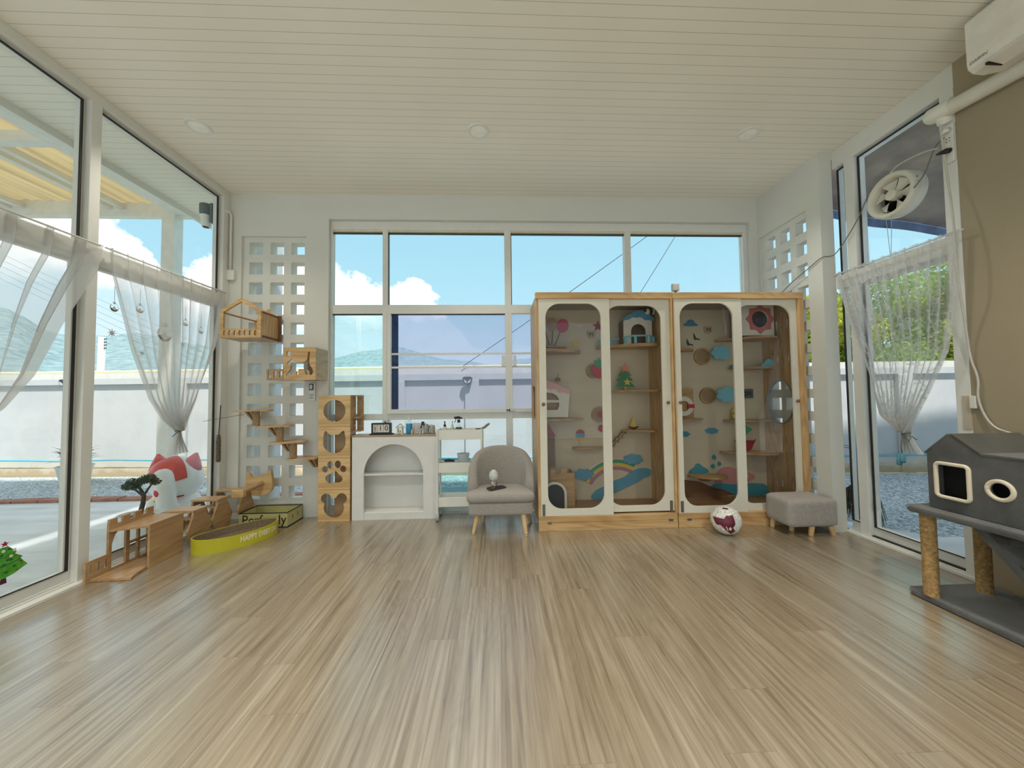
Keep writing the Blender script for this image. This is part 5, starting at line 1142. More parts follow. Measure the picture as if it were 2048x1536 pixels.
decor('cloud', smooth_poly([(2.43, 1.455), (2.445, 1.49), (2.47, 1.51), (2.50, 1.50), (2.52, 1.455)], 1), colr('slate', (.12, .18, .20)), c2, y=3.58)
bs = decor('beach_sign', rect(2.47, 1.155, 2.70, 1.25), mat('sign_grey', (.10, .11, .11), .6), c2, y=3.60, t=.01)
obj('lettering', text('BEACH', .055, .001, 'xz', 3.594, 2.575, 1.20, xs=1.15, offset=.002), mat('sign_ink', (.005, .005, .006), .6), bs)
obj('sign_post', B(2.575, 3.60, .94, 2.605, 3.61, 1.155), SHELFW, bs)
lb_ = obj('lifebuoy_box', MB().box(1.86, 3.56, .93, 2.03, 3.60, 1.26), SHELFW, c2)
decor('lifebuoy', circ(1.92, 1.08, .10, 32), WHT, lb_, y=3.545, holes=[circ(1.92, 1.08, .055)]); decor('lifebuoy_band', rect(1.955, 1.06, 2.025, 1.10), RED, lb_, y=3.535)
shelf(c2, [(1.64, 3.44), (2.0, 3.54), (2.15, 3.58), (2.15, CYB), (1.64, CYB)], .94, .016)
shelf(c2, [(2.37, CYB), (2.38, 3.58), (2.46, 3.50), (2.84, 3.48), (2.84, CYB)], .92, .018)
pa = decor('pineapple', circ(2.475, 1.0, .04, 24, .065), YEL, c2, y=3.56, t=.012); decor('pineapple_band', rect(2.437, .99, 2.513, 1.005), GRN, pa, y=3.55)
decor('cloud', cloud2(2.25, .815, .14, .06, seed=7), BLUE, c2); decor('cloud', cloud2(1.94, .785, .14, .06, seed=8), TEAL, c2)
shelf(c2, [(2.31, CYB), (2.33, 3.56), (2.50, 3.42), (2.84, 3.36), (2.84, CYB)], .595, .018)
bo = decor('toy_boat', [(2.44, .72), (2.62, .72), (2.645, .775 - .06), (2.665, .73), (2.61, .62), (2.49, .62)], colr('boat_red', (.30, .015, .04)), c2, y=3.54, t=.012); decor('sail', [(2.56, .765), (2.56, .88), (2.64, .83)], GRN2, bo, y=3.55); decor('sail', [(2.54, .77), (2.54, .86), (2.47, .77)], CHAR, bo, y=3.55)
decor('beach', smooth_poly([(1.64, .128), (1.64, .40), (1.80, .33), (2.0, .30), (2.10, .29), (2.25, .22), (2.40, .19), (2.50, .128)], 1), BRN, c2)
decor('sea', smooth_poly([(2.20, .235), (2.30, .27), (2.45, .25), (2.60, .265), (2.84, .25), (2.84, .128), (2.50, .128), (2.38, .19), (2.28, .22)], 1), TEAL, c2, y=CYB - .012)
decor('island', smooth_poly([(1.98, .37), (2.00, .41), (2.05, .435), (2.07, .475), (2.11, .475), (2.14, .44), (2.19, .42), (2.21, .37)], 1), TEAL, c2)
wh = decor('whale', smooth_poly([(2.28, .25), (2.27, .33), (2.31, .41), (2.40, .44), (2.50, .42), (2.55, .34), (2.60, .31), (2.64, .32), (2.62, .38), (2.66, .36), (2.70, .34), (2.69, .30), (2.64, .28), (2.56, .25)], 1), colr('whale_pink', (.58, .27, .27)), c2)
for x, z, r in ((2.265, .535, .03), (2.32, .465, .026), (2.25, .44, .028)): decor('water_drop', smooth_poly([(x, z + r * 1.3), (x + r, z), (x, z - r), (x - r, z)], 2), TEAL, wh)
decor('crab', circ(2.16, .315, .075, 20, .028), colr('sand', (.42, .20, .10)), c2); decor('crab_claw', circ(2.235, .325, .02), colr('sand', (.42, .20, .10)), c2)
shelf(c2, [(1.95, CYB), (1.98, 3.52), (2.15, 3.40), (2.32, 3.44), (2.34, CYB)], .36, .02)
obj('light_cord', MB().tube([(2.34, 3.50, 2.09), (2.345, 3.50, 1.98), (2.36, 3.50, 1.90), (2.355, 3.50, 1.82)], .004, 6), FRAME, c2)
# sensor on cabinets
t = thing('webcam', 'small white camera standing on top of the cat cabinets', 'camera', (1.73, 3.30, 2.118))
obj('body', MB().box(1.695, 3.27, 2.20, 1.765, 3.31, 2.275), mat('cam_white', (.55, .56, .54), .5), t, bev=.01); obj('stand', MB().lathe([(.03, 2.118), (.03, 2.124), (.01, 2.13), (.012, 2.20)], (1.73, 3.29, 0), 16), BLACK, t, smooth=50)

# ============================================================ RIGHT SIDE THINGS
# ---- exhaust fan set in the right glass
FX, FYc, FZ = 3.03, 2.495, 2.70
fn_ = thing('exhaust_fan', 'round white exhaust fan set in the upper right glass', 'fan', (FX, FYc, FZ))
FW = mat('fan_plastic', (.68, .66, .57), .4)
obj('housing', MB().lathe([(.120, .05), (.126, -.035), (.138, -.058), (.155, -.060), (.165, -.050), (.168, -.02), (.165, .05), (.120, .05)], (FX + .02, FYc, FZ), 48, axis='x'), FW, fn_, smooth=60)
obj('hub', MB().lathe([(.002, -.050), (.036, -.046), (.040, -.01), (.038, .02), (.002, .022)], (FX + .02, FYc, FZ), 32, axis='x'), FW, fn_, smooth=50)
for k in range(6):
    a0 = radians(60 * k + 15)
    def bl(u, v, a0=a0):
        a = a0 + radians(44) * (u - .5) * (.6 + .4 * v) ; r = .036 + .082 * v; return (FX + .012 + .03 * (u - .5), FYc + r * cos(a), FZ + r * sin(a))
    obj('blade', MB().grid(bl, 6, 5), FW, fn_, smooth=True)
obj('rear_grille', MB().lathe([(.002, .052), (.120, .052), (.120, .056), (.002, .056)], (FX + .02, FYc, FZ), 32, axis='x'), mat('fan_dark', (.09, .06, .05), .7, var=.7, scale=12), fn_)
obj('screw', MB().ell((FX - .01, FYc - .162, FZ + .01), .006).ell((FX - .01, FYc - .158, FZ + .045), .006), BLACK, fn_)
for dy, nmx in ((.02, 0), (-.02, 1)): obj('pull_cord', MB().tube([(2.985, FYc + dy, FZ - .165), (2.985, FYc + .002 * (1 if dy > 0 else -1), 2.225)], .0018, 5), mat('cord_grey', (.35, .42, .48), .6), fn_)
def cable(pts, r, lb, m=None, it=3):
    P = [Vector(p) for p in pts]
    for _ in range(it):
        Q = [P[0]]
        for a, b in zip(P, P[1:]): Q += [a * .75 + b * .25, a * .25 + b * .75]
        P = Q + [P[-1]]
    o = obj('cable', MB().tube(P, r, 7), m or mat('cable_white', (.55, .53, .47), .5), smooth=True); return tag(o, lb, 'cable')
DK = mat('cable_grey', (.16, .15, .14), .5)
cable([(3.0, 2.48, 2.866), (2.965, 2.40, 2.876), (2.96, 2.25, 2.86), (2.97, 2.17, 2.83)], .005, 'pale cable running from the top of the fan to the plug')
cable([(2.995, 2.335, 2.66), (2.96, 2.24, 2.70), (2.97, 2.19, 2.86), (2.975, 2.14, 2.88)], .004, 'grey cable looping from the right of the fan to the sockets', DK)
cable([(2.99, 2.64, 2.78), (2.985, 2.72, 2.62), (2.98, 2.91, 2.41), (2.93, 2.925, 2.40), (2.865, 2.925, 2.40), (2.868, 3.05, 2.35), (2.868, 3.25, 2.28), (2.868, 3.42, 2.19), (2.80, 3.45, 2.155)], .004, 'dark cable slanting from the fan round the column to the cabinet top', DK, 2)
cable([(2.955, 2.148, 3.03), (2.965, 2.135, 2.70), (2.91, 2.07, 2.28), (2.90, 2.065, 1.93), (2.97, 2.085, 1.60), (2.985, 2.085, 1.40), (2.985, 2.05, 1.28), (2.985, 2.065, 1.14), (2.985, 2.01, .98), (2.96, 1.90, .95)], .006, 'long white cable dropping past the beige wall to the cat tree')
# trunking
t = thing('aircon_trunking', 'fat cream pipe trunking sloping down below the air conditioner', 'pipe', (2.95, 2.0, 3.0))
obj('trunking', MB().tube([(2.955, 1.70, 2.995), (2.955, 2.09, 3.040)], .046, 20), FW, t, smooth=40)
obj('elbow', MB().tube([(2.955, 2.07, 3.045), (2.955, 2.14, 3.052), (2.955, 2.19, 3.06), (2.955, 2.21, 3.06)], [.052, .052, .050, .036], 20).tube([(2.96, 2.13, 3.04), (2.99, 2.14, 2.98)], [.045, .035], 16), METALW, t, smooth=40)
# power strip
t = thing('power_strip', 'white socket strip with a black plug on the frame beside the beige wall', 'socket', (2.99, 2.12, 2.74))
obj('strip', B(2.975, 2.098, 2.70, 2.999, 2.150, 2.95), mat('socket_white', (.72, .70, .64), .4), t, bev=.004)
mb = MB()
for z in (2.84, 2.86): mb.ell((2.974, 2.115, z), .003).ell((2.974, 2.13, z), .003)
obj('socket_hole', mb, BLACK, t)
obj('plug', MB().tube([(2.972, 2.115, 2.775), (2.955, 2.12, 2.775), (2.950, 2.15, 2.78), (2.955, 2.17, 2.785)], [.016, .017, .011, .006], 10), BLACK, t, smooth=True, label='black plug')
obj('plug', MB().tube([(2.972, 2.115, 2.91), (2.955, 2.12, 2.91), (2.952, 2.14, 2.90)], [.016, .015, .007], 10), mat('socket_white', 0), t, smooth=True, label='white plug')
o = obj('light_switch', B(2.978, 2.068, 1.09, 2.999, 2.098, 1.17), mat('socket_white', 0), bev=.004); tag(o, 'white switch box on the edge of the beige wall above the cat tree', 'switch')
o = obj('wall_panel', B(2.992, 2.100, .96, 3.0, 2.14, 1.17), mat('panel_tan', (.5, .44, .34), .7)); tag(o, 'small tan block on the glass edge behind the cat tree', 'board')
# air conditioner
t = thing('air_conditioner', 'white wall mounted air conditioner in the upper right corner', 'air conditioner', (2.85, 1.4, 3.0))
prof = [(2.995, 3.05), (2.80, 3.005), (2.735, 3.01), (2.705, 3.03), (2.70, 3.06), (2.70, 3.30), (2.72, 3.325), (2.995, 3.325)]
me = panel([(p[0], p[1]) for p in prof], [], .95, 'xz', 1.355); obj('housing', me, mat('aircon_white', (.74, .71, .64), .35), t, bev=.006)
obj('louvre', MB().add([(2.712, .95, 3.012), (2.712, 1.75, 3.012), (2.80, 1.75, 2.996), (2.80, .95, 2.996), (2.712, .95, 3.017), (2.712, 1.75, 3.017), (2.80, 1.75, 3.003), (2.80, .95, 3.003)], [(0, 1, 2, 3), (7, 6, 5, 4), (0, 4, 5, 1), (1, 5, 6, 2), (2, 6, 7, 3), (3, 7, 4, 0)]), MC['aircon_white'], t)
obj('outlet_gap', MB().box(2.80, .95, 3.000, 2.806, 1.76, 3.006).box(2.712, 1.752, 3.000, 2.806, 1.762, 3.012), BLACK, t)
obj('lettering', text('DAIKIN', .022, .001, 'yz', 2.6985, 1.78, 3.055, mirror=True, shear=.3), mat('grey_print', (.22, .22, .22), .4), t)
# ---- cat tree
t = thing('cat_tree', 'dark grey plush cat tree with gabled house, platform and sisal posts', 'cat tree', (2.7, 1.8, 0))
cx0 = 2.50
def plush(name, me, m=None, par=None, bev=.012, **k): return obj(name, me, m or PLUSH, par or t, bev=bev, **k)
plush('base_board', panel([(2.44, 2.02), (2.465, 2.055), (2.94, 2.055), (2.94, 1.10), (2.44, 1.10)], [], .035, 'xy', .0185))
plush('platform', panel([(2.405, 1.99), (2.44, 2.03), (2.94, 2.045), (2.94, 1.20), (2.44, 1.20)], [], .032, 'xy', .516))
gab = [(1.958, .535), (1.958, .845), (1.852, .962), (1.73, .865), (1.30, .865), (1.30, .535)]
plush('house_front', panel(gab, [rrect(1.774, .605, 1.922, .80, .02), circ(1.663, .702, .044, 24)], .022, 'yz', 2.511), bev=0)
plush('house_end', B(2.522, 1.936, .535, 2.90, 1.958, .845))
plush('house_back', panel(gab, [], .02, 'yz', 2.892), bev=0)
plush('house_end', B(2.522, 1.30, .535, 2.882, 1.32, .865))
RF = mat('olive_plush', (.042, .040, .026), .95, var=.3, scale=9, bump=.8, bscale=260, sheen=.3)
def slab(p, q, th=.02, x0=2.498, x1=2.905):
    d = Vector((q[0] - p[0], q[1] - p[1])).normalized(); n = Vector((d.y, -d.x)) * th
    if n.y < 0: n = -n
    return MB().add([(x0, p[0], p[1]), (x1, p[0], p[1]), (x1, q[0], q[1]), (x0, q[0], q[1]), (x0, p[0] + n.x, p[1] + n.y), (x1, p[0] + n.x, p[1] + n.y), (x1, q[0] + n.x, q[1] + n.y), (x0, q[0] + n.x, q[1] + n.y)], [(0, 1, 2, 3), (7, 6, 5, 4), (0, 4, 5, 1), (1, 5, 6, 2), (2, 6, 7, 3), (3, 7, 4, 0)])
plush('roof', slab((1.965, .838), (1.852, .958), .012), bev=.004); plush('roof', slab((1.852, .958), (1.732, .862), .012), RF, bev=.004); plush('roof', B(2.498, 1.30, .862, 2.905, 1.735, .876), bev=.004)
def trim(pts, r):
    P = pts + [pts[0], pts[1]]; return MB().tube([(2.498, a, b) for a, b in P], r, 10)
obj('door_trim', trim(rrect(1.778, .609, 1.918, .796, .02), .010), PLUSHC, t, smooth=True); obj('window_trim', trim(circ(1.663, .702, .046, 24), .010), PLUSHC, t, smooth=True)
obj('inner_shade_sheet', B(2.56, 1.33, .54, 2.57, 1.93, .84), mat('inner_shade_sheet', (.006, .006, .006), 1), t)  # near-black sheet standing in for the shade inside the house
m, nt, ns, ls = nm('sisal'); b = principled(nt, .9, 0, .2); tc = N(nt, 'ShaderNodeTexCoord'); sp = N(nt, 'ShaderNodeSeparateXYZ'); L(nt, tc.outputs['Object'], sp.inputs[0]); nz = N(nt, 'ShaderNodeTexNoise', ins={'Scale': 60., 'Detail': 4.}); L(nt, tc.outputs['Object'], nz.inputs['Vector'])
L(nt, ramp(nt, nz.outputs[0], [(.3, (.36, .21, .08)), (.7, (.66, .44, .20))]), b.inputs['Base Color']); w = math_(nt, 'SINE', math_(nt, 'MULTIPLY', sp.outputs[2], 900.)); hgt = math_(nt, 'ADD', w, math_(nt, 'MULTIPLY', nz.outputs[0], 2.)); bp = N(nt, 'ShaderNodeBump', ins={'Strength': .8, 'Distance': .003}); L(nt, hgt, bp.inputs['Height']); L(nt, bp.outputs[0], b.inputs['Normal']); SISAL = m
for x, y, r in ((2.468, 1.945, .033), (2.805, 1.955, .033), (2.80, 1.30, .033)): obj('post', MB().tube([(x, y, .036), (x, y, .50)], r, 24), SISAL, t, smooth=50)
stp = MB().add([(2.49, 1.79, .50), (2.74, 1.79, .50), (2.74, 1.40, .04), (2.49, 1.40, .04), (2.49, 1.76, .535), (2.74, 1.76, .535), (2.74, 1.35, .04), (2.49, 1.35, .04)], [(0, 1, 2, 3), (7, 6, 5, 4), (0, 4, 5, 1), (1, 5, 6, 2), (2, 6, 7, 3), (3, 7, 4, 0)])
plush('ramp', stp, bev=.008)
for k in range(4):
    a = (k + .5) / 4; y = 1.765 - .39 * a; z = .50 - .45 * a
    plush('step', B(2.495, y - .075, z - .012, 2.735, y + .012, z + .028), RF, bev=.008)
cable([(2.93, 1.80, .87), (2.97, 1.75, .93), (2.985, 1.60, .96)], .005, 'white cable end lying behind the cat tree roof')

# ============================================================ CURTAINS
def interp(tab, z):
    for (z0, a), (z1, b) in zip(tab, tab[1:]):
        if z0 >= z >= z1:
            t = (z0 - z) / (z0 - z1); return a + (b - a) * t
    return tab[-1][1]
def curtain(x, left, right, ztop, zbot, folds, amp, m, par, name='cloth', nz_=60, seed=0, side=1):
    ph = random.Random(seed); fr = [ph.uniform(.7, 1.3) for _ in range(folds)]; cum = [0]
    for f in fr: cum.append(cum[-1] + f)
    def fn(u, v):
        z = ztop + (zbot - ztop) * v; a, b = interp(left, z), interp(right, z)
        w = abs(b - a); k = u * cum[-1]
        i = max(0, min(folds - 1, next((j for j in range(folds) if cum[j + 1] >= k - 1e-9), folds - 1))); t = (k - cum[i]) / fr[i]
        d = .5 - .5 * cos(2 * pi * t)
        y = a + (b - a) * (u + .30 / folds * sin(2 * pi * t + 1.))
        depth = amp * (.25 + .75 * min(1, (1 - v) * 6 if False else 1)) * d
        return (x + side * (depth * (.5 + .9 * (1 - w / .9)) ), y, z)
    mb = MB().grid(fn, folds * 12, nz_); me = mb.mesh(); uvl = me.uv_layers.new(name='UVMap'); nu = folds * 12
    for lp in me.loops:
        i = lp.vertex_index; uvl.data[lp.index].uv = ((i % (nu + 1)) / nu, (i // (nu + 1)) / nz_)
    return obj(name, me, m, par, smooth=True)
SH = sheer('sheer_voile', .34, (.74, .74, .73)); LACE = sheer('lace_voile', .27, (.80, .80, .79), True)
TAIL = sheer('bunched_voile', .72, (.78, .78, .76))
def curt(lb, x, Lt, Rt, tie, tail, folds, m, side, grp, amp=.05, seed=0, tassel=False, zt=2.285):
    ty, tz = tie
    t = thing('tied_curtain', lb, 'curtain', (x, ty, zt), grp)
    curtain(x, Lt + [(tz, ty - .012)], Rt + [(tz, ty + .012)], zt, tz, folds, amp, m, t, seed=seed, side=side)
    curtain(x, [(tz, ty - .012), (tz - .06, ty - .035), (tail[2], tail[0])], [(tz, ty + .012), (tz - .06, ty + .03), (tail[2], tail[1])], tz, tail[2], 5, .03, TAIL, t, 'tail', 14, side=side)
    obj('rod', MB().tube([(x + side * .01, Lt[0][1] - .01, zt - .015), (x + side * .01, Rt[0][1] + .01, zt - .015)], .006, 8), FRAME, t, smooth=True)
    tm = mat('tie_cord', (.16, .18, .17), .8)
    tb = obj('tie_cord', MB().tube([(x + side * (.025 + .022 * cos(a)), ty + .022 * sin(a), tz) for a in [2 * pi * i / 16 for i in range(17)]], .005, 6)
        .tube([(x + side * .045, ty, tz), (x + side * .05, ty - .045, tz - .012), (x + side * .05, ty - .085, tz - .04)], .004, 6), tm, t, smooth=True)
    if tassel:
        mb = MB().tube([(x + side * .05, ty + .005, tz), (x + side * .055, ty + .01, tz - .10), (x + side * .055, ty + .005, tz - .15)], .004, 6)
        mb.tube([(x + side * .05, ty, tz), (x + side * .05, ty - .05, tz - .03), (x + side * .05, ty - .035, tz - .055), (x + side * .05, ty - .005, tz - .01)], .003, 6)
        obj('cord_end', mb, tm, tb, smooth=True)
        obj('tassel', MB().lathe([(.004, tz - .145), (.014, tz - .165), (.016, tz - .20), (.012, tz - .215)], (x + side * .055, ty + .003, 0), 12).lathe([(.004, tz - .155), (.014, tz - .185), (.016, tz - .225), (.012, tz - .235)], (x + side * .055, ty + .025, 0), 12), mat('tassel_blue', (.10, .30, .42), .9), tb, smooth=True)
    return t
G = 'sheer curtains tied in the middle'
curt('sheer white curtain tied above the cat statue, second on the left', -2.725, [(2.285, 2.52), (2.14, 2.53), (1.575, 2.69), (1.21, 2.84), (1.05, 2.95)], [(2.285, 3.575), (2.18, 3.57), (1.73, 3.47), (1.20, 3.25), (1.05, 3.16)], (3.085, .945), (3.00, 3.20, .75), 10, SH, 1, G, seed=3)
curt('sheer white curtain nearest the camera on the left', -2.725, [(2.285, .52), (1.9, .60), (1.36, 1.05), (1.1, 1.35)], [(2.285, 2.47), (2.10, 2.44), (1.963, 2.38), (1.674, 2.26), (1.36, 2.15), (1.16, 2.03), (1.0, 1.80)], (1.62, .93), (1.52, 1.74, .72), 12, SH, 1, G, seed=5)
curt('white lace curtain tied with a blue tassel at the right glass', 2.965, [(2.24, 2.07), (2.16, 2.075), (1.784, 2.11), (1.469, 2.16), (1.21, 2.27), (1.0, 2.37)], [(2.24, 2.90), (2.18, 2.89), (1.853, 2.81), (1.378, 2.67), (1.024, 2.58)], (2.42, .905), (2.33, 2.475, .76), 12, LACE, -1, G, amp=.045, seed=9, tassel=True, zt=2.24)

# ---- stickers on the left glass
SX = -2.818
t = thing('window_sticker', 'green Christmas tree sticker with a red star low on the left glass', 'sticker', (SX, 2.15, .2))
def st_(name, poly, m, k=0, par=t): return obj(name, panel(poly, [], .0012, 'yz', SX + .0015 * k), m, par)
cy, cz = 2.13, 0
tx = lambda pts: [(2.142 + a * .098, .205 + b * .215) for a, b in pts]
st_('tree', tx([(-.15, .80), (.15, .80), (.55, .60), (.42, .56), (.82, .42), (.70, .38), (1.05, .16), (.45, .02), (0, -.03), (-.45, .02), (-1.25, .16), (-.75, .36), (-.9, .42), (-.48, .58), (-.6, .60)]), mat('sticker_green', (.08, .38, .03), .5, var=.3, scale=40))
st_('garland', tx([(-.55, .555), (0, .52), (.5, .555), (.5, .575), (0, .54), (-.55, .575)]), mat('sticker_dark', (.03, .20, .05), .5), 1); st_('garland', tx([(-.85, .345), (0, .29), (.75, .355), (.75, .375), (0, .315), (-.85, .37)]), MC['sticker_dark'], 1)
st_('star', star(2.142, .205 + .215 * .88, .018), mat('sticker_red', (.42, .01, .04), .5), 2); st_('trunk', tx([(-.1, -.02), (.12, -.02), (.16, -.16), (-.16, -.16)]), mat('sticker_trunk', (.08, .01, .03), .5))
for i, (a, b) in enumerate([(-.05, .70), (.42, .66), (.28, .52), (-.25, .40)]): st_('bauble', [(p[0], p[1]) for p in circ(2.142 + a * .098, .205 + b * .215, .008, 12)], mat('sticker_white', (.80, .85, .80), .5), 2)
for i, (a, b) in enumerate([(.2, .72), (-.35, .62), (-.1, .60), (.5, .50), (.15, .44), (-.45, .44), (.3, .42), (.75, .30), (.45, .22), (-.5, .28), (0, .34), (-.3, .12), (.1, .12), (.55, .10)]): st_('bauble', circ(2.142 + a * .098, .205 + b * .215, .006, 10), [mat('sticker_dk', (.02, .12, .05), .5), mat('sticker_brown', (.25, .12, .02), .5)][i % 2], 2)
SN = mat('snow_sticker', (.62, .64, .63), .6)
def bauble(y, z, r, lb):
    t = thing('glass_ornament_sticker', lb, 'sticker', (SX, y, z), 'frosted bauble stickers on the left glass')
    obj('ball', panel(circ(y, z, r, 24), [circ(y + r * .1, z + r * .2, r * .86, 24)], .0012, 'yz', SX), SN, t); obj('snow', panel([(y + r * .9 * cos(radians(a)), z + r * .9 * sin(radians(a))) for a in range(200, 341, 14)] + [(y + r * .3, z - r * .1), (y, z + r * .35), (y - r * .3, z)], [], .0012, 'yz', SX), SN, t)
    obj('cap', panel(star(y, z + r * 1.2, r * .45, 4, .5), [], .0012, 'yz', SX), SN, t); obj('string', B(SX, y - .0015, z + r * 1.3, SX + .001, y + .0015, z + r * 1.3 + .12), SN, t)
bauble(2.86, 1.925, .032, 'frosted bauble sticker left of centre on the curtained glass'); bauble(2.675, 1.89, .030, 'frosted bauble sticker nearest the post on the curtained glass'); bauble(3.265, 1.90, .028, 'frosted bauble sticker right of the large round one'); bauble(3.43, 1.86, .028, 'frosted bauble sticker nearest the corner frame'); bauble(3.07, 1.765, .066, 'largest round frosted bauble sticker on the curtained glass')
for y, z, r, lb in ((2.665, 1.70, .035, 'snowflake sticker nearest the post'), (2.885, 1.58, .028, 'snowflake sticker low beside the curtain fold'), (3.24, 1.70, .028, 'snowflake sticker right of the large bauble')):
    tag(obj('snowflake_sticker', panel(star(y, z, r, 8, .32), [], .0012, 'yz', SX), SN), lb, 'sticker', 'snowflake stickers')

# ============================================================ LIGHT, SKY, CAMERA
w = bpy.data.worlds.new('sky'); sc.world = w; w.use_nodes = True; nt = w.node_tree; nt.nodes.clear()
tc = N(nt, 'ShaderNodeTexCoord'); sp = N(nt, 'ShaderNodeSeparateXYZ'); L(nt, tc.outputs['Generated'], sp.inputs[0])
az = math_(nt, 'MULTIPLY', math_(nt, 'ARCTAN2', sp.outputs[0], sp.outputs[1]), 57.2958)
el = math_(nt, 'MULTIPLY', math_(nt, 'ARCSINE', sp.outputs[2]), 57.2958)
sky = ramp(nt, math_(nt, 'DIVIDE', el, 90., clamp=True), [(0, (.70, .86, .94)), (.10, (.58, .81, .93)), (.17, (.45, .76, .91)), (.25, (.40, .71, .88)), (1, (.38, .60, .86))])
u_ = math_(nt, 'DIVIDE', math_(nt, 'ADD', az, 90.), 180., clamp=True)
prof = [(-90, 22), (-70, 18), (-56, 17), (-50, 19.5), (-46.5, 20), (-44.5, 17.5), (-42.4, 13.8), (-40, 16), (-36, 18.8), (-30, 19.5), (-25.2, 19.0), (-22.6, 17.0), (-20.5, 18.3), (-17.6, 18.6), (-13.5, 18.6), (-11, 16.5), (-8, 14.5), (-5.5, 11), (-4, 8.5), (0, 7), (8, 8), (20, 9), (32, 7), (90, 8)]
fc = N(nt, 'ShaderNodeFloatCurve'); L(nt, u_, fc.inputs['Value']); cm_ = fc.mapping.curves[0]
pts = [((a + 90) / 180, e / 30) for a, e in prof]
cm_.points[0].location = pts[0]; cm_.points[1].location = pts[-1]
for p in pts[1:-1]: cm_.points.new(*p)
for p in cm_.points: p.handle_type = 'VECTOR'
fc.mapping.update()
T = math_(nt, 'MULTIPLY', fc.outputs[0], 30.)
mp = N(nt, 'ShaderNodeMapping'); mp.inputs['Scale'].default_value = (1, 1, 1.5); L(nt, tc.outputs['Generated'], mp.inputs[0])
n1 = N(nt, 'ShaderNodeTexNoise', ins={'Scale': 9., 'Detail': 9., 'Roughness': .6}); L(nt, mp.outputs[0], n1.inputs['Vector'])
n2 = N(nt, 'ShaderNodeTexNoise', ins={'Scale': 3.2, 'Detail': 8., 'Roughness': .62}); L(nt, mp.outputs[0], n2.inputs['Vector'])
edge = math_(nt, 'ADD', math_(nt, 'SUBTRACT', T, el), math_(nt, 'MULTIPLY', math_(nt, 'SUBTRACT', n1.outputs[0], .5), 11.))
topm = math_(nt, 'MULTIPLY', edge, 1.1, clamp=True)
lowe = math_(nt, 'ADD', math_(nt, 'SUBTRACT', el, 11.0), math_(nt, 'MULTIPLY', math_(nt, 'SUBTRACT', n2.outputs[0], .5), 20.))
lowm = math_(nt, 'ADD', .25, math_(nt, 'MULTIPLY', lowe, .22), clamp=True)
cl = math_(nt, 'MULTIPLY', topm, math_(nt, 'MAXIMUM', lowm, .15))
wisp = math_(nt, 'MULTIPLY', math_(nt, 'SUBTRACT', n2.outputs[0], .56), 5., clamp=True)
left = math_(nt, 'MULTIPLY', math_(nt, 'SUBTRACT', -15., az), .12, clamp=True)
wisp = math_(nt, 'MULTIPLY', math_(nt, 'MULTIPLY', wisp, left), .5)
high = math_(nt, 'MULTIPLY', math_(nt, 'MULTIPLY', math_(nt, 'SUBTRACT', el, 30.), .06, clamp=True), math_(nt, 'MULTIPLY', math_(nt, 'SUBTRACT', n2.outputs[0], .42), 5., clamp=True))
cl = math_(nt, 'MAXIMUM', math_(nt, 'MAXIMUM', cl, wisp), high)
cc = ramp(nt, n1.outputs[0], [(.25, (.95, .97, 1.0)), (.5, (1.35, 1.34, 1.32))])
mx = N(nt, 'ShaderNodeMix', data_type='RGBA'); L(nt, cl, mx.inputs[0]); L(nt, sky, mx.inputs[6]); L(nt, cc, mx.inputs[7])
bg = N(nt, 'ShaderNodeBackground'); L(nt, mx.outputs[2], bg.inputs[0]); bg.inputs[1].default_value = .75
wo = N(nt, 'ShaderNodeOutputWorld'); L(nt, bg.outputs[0], wo.inputs[0])
sd = bpy.data.lights.new('sun', 'SUN'); sd.energy = 4.0; sd.angle = radians(3); sd.color = (1, .95, .86)
so = bpy.data.objects.new('sun', sd); COL.objects.link(so); d = Vector((-.20, .43, -.88)); so.rotation_euler = d.to_track_quat('-Z', 'Y').to_euler(); so.location = (4, -4, 12)
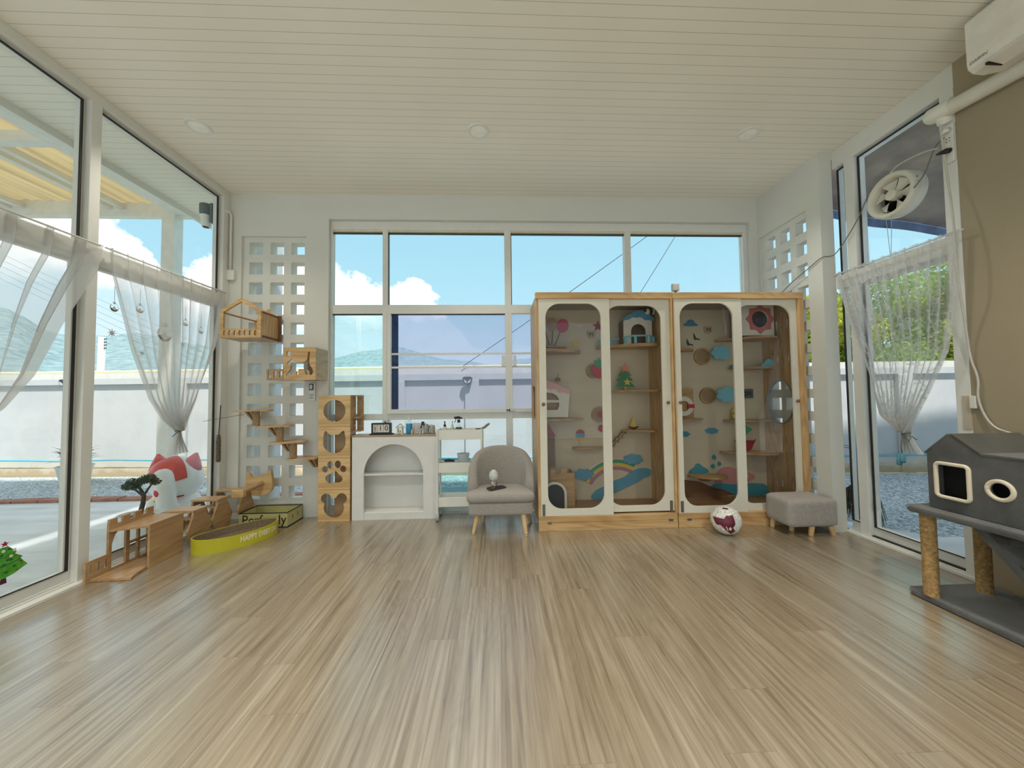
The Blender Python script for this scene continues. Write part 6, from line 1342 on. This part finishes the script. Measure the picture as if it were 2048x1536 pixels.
# lit spots added for brightness; front fittings are off, rear ones unseen
for x in (-2.33, -.135, 2.095):
    for y in (2.77, .5, -1.7):
        ld = bpy.data.lights.new('downlight', 'SPOT'); ld.energy = 42. if y > 2 else 140.; ld.spot_size = radians(118); ld.spot_blend = .9; ld.shadow_soft_size = .06; ld.color = (1, .94, .83)
        lo = bpy.data.objects.new('downlight', ld); COL.objects.link(lo); lo.location = (x, y, ZC - .02)
for x in (-2.33, -.135, 2.095):
    for y in (.5, -1.7):  # added fittings, out of view, for the rear spots
        t = thing('ceiling_downlight', 'added downlight fitting out of view', 'ceiling light', (x, y, ZC), 'recessed downlights')
        obj('trim_ring', MB().lathe([(.062, ZC), (.062, ZC - .006), (.084, ZC - .008), (.088, ZC)], (x, y, 0), 24), FRAME, t, smooth=50)
cam = bpy.data.cameras.new('camera'); co = bpy.data.objects.new('camera', cam); COL.objects.link(co); sc.camera = co
cam.sensor_fit = 'HORIZONTAL'; cam.sensor_width = 36; cam.lens = 36 * 700 / 2048; cam.clip_start = .02; cam.clip_end = 3000
YAW, PITCH, ROLL = .041, .036, -.012
def wdir(x, y, z):      # camera-frame (right, forward, up) to world, matching the solved pose
    c, s = cos(ROLL), sin(ROLL); x, z = c * x - s * z, s * x + c * z
    c, s = cos(PITCH), sin(PITCH); y, z = c * y - s * z, s * y + c * z
    c, s = cos(YAW), sin(YAW); x, y = c * x + s * y, -s * x + c * y
    return Vector((x, y, z))
r_, f_, u2 = wdir(1, 0, 0), wdir(0, 1, 0), wdir(0, 0, 1)
co.matrix_world = Matrix(((r_.x, u2.x, -f_.x, 0), (r_.y, u2.y, -f_.y, 0), (r_.z, u2.z, -f_.z, 1.2), (0, 0, 0, 1)))
sc.view_settings.view_transform = 'Standard'; sc.view_settings.look = 'None'; sc.view_settings.gamma = 1; sc.view_settings.exposure = 0.6; sc.view_settings.use_curve_mapping = False
sc.cycles.transparent_max_bounces = 32; sc.cycles.max_bounces = 10; sc.cycles.diffuse_bounces = 6
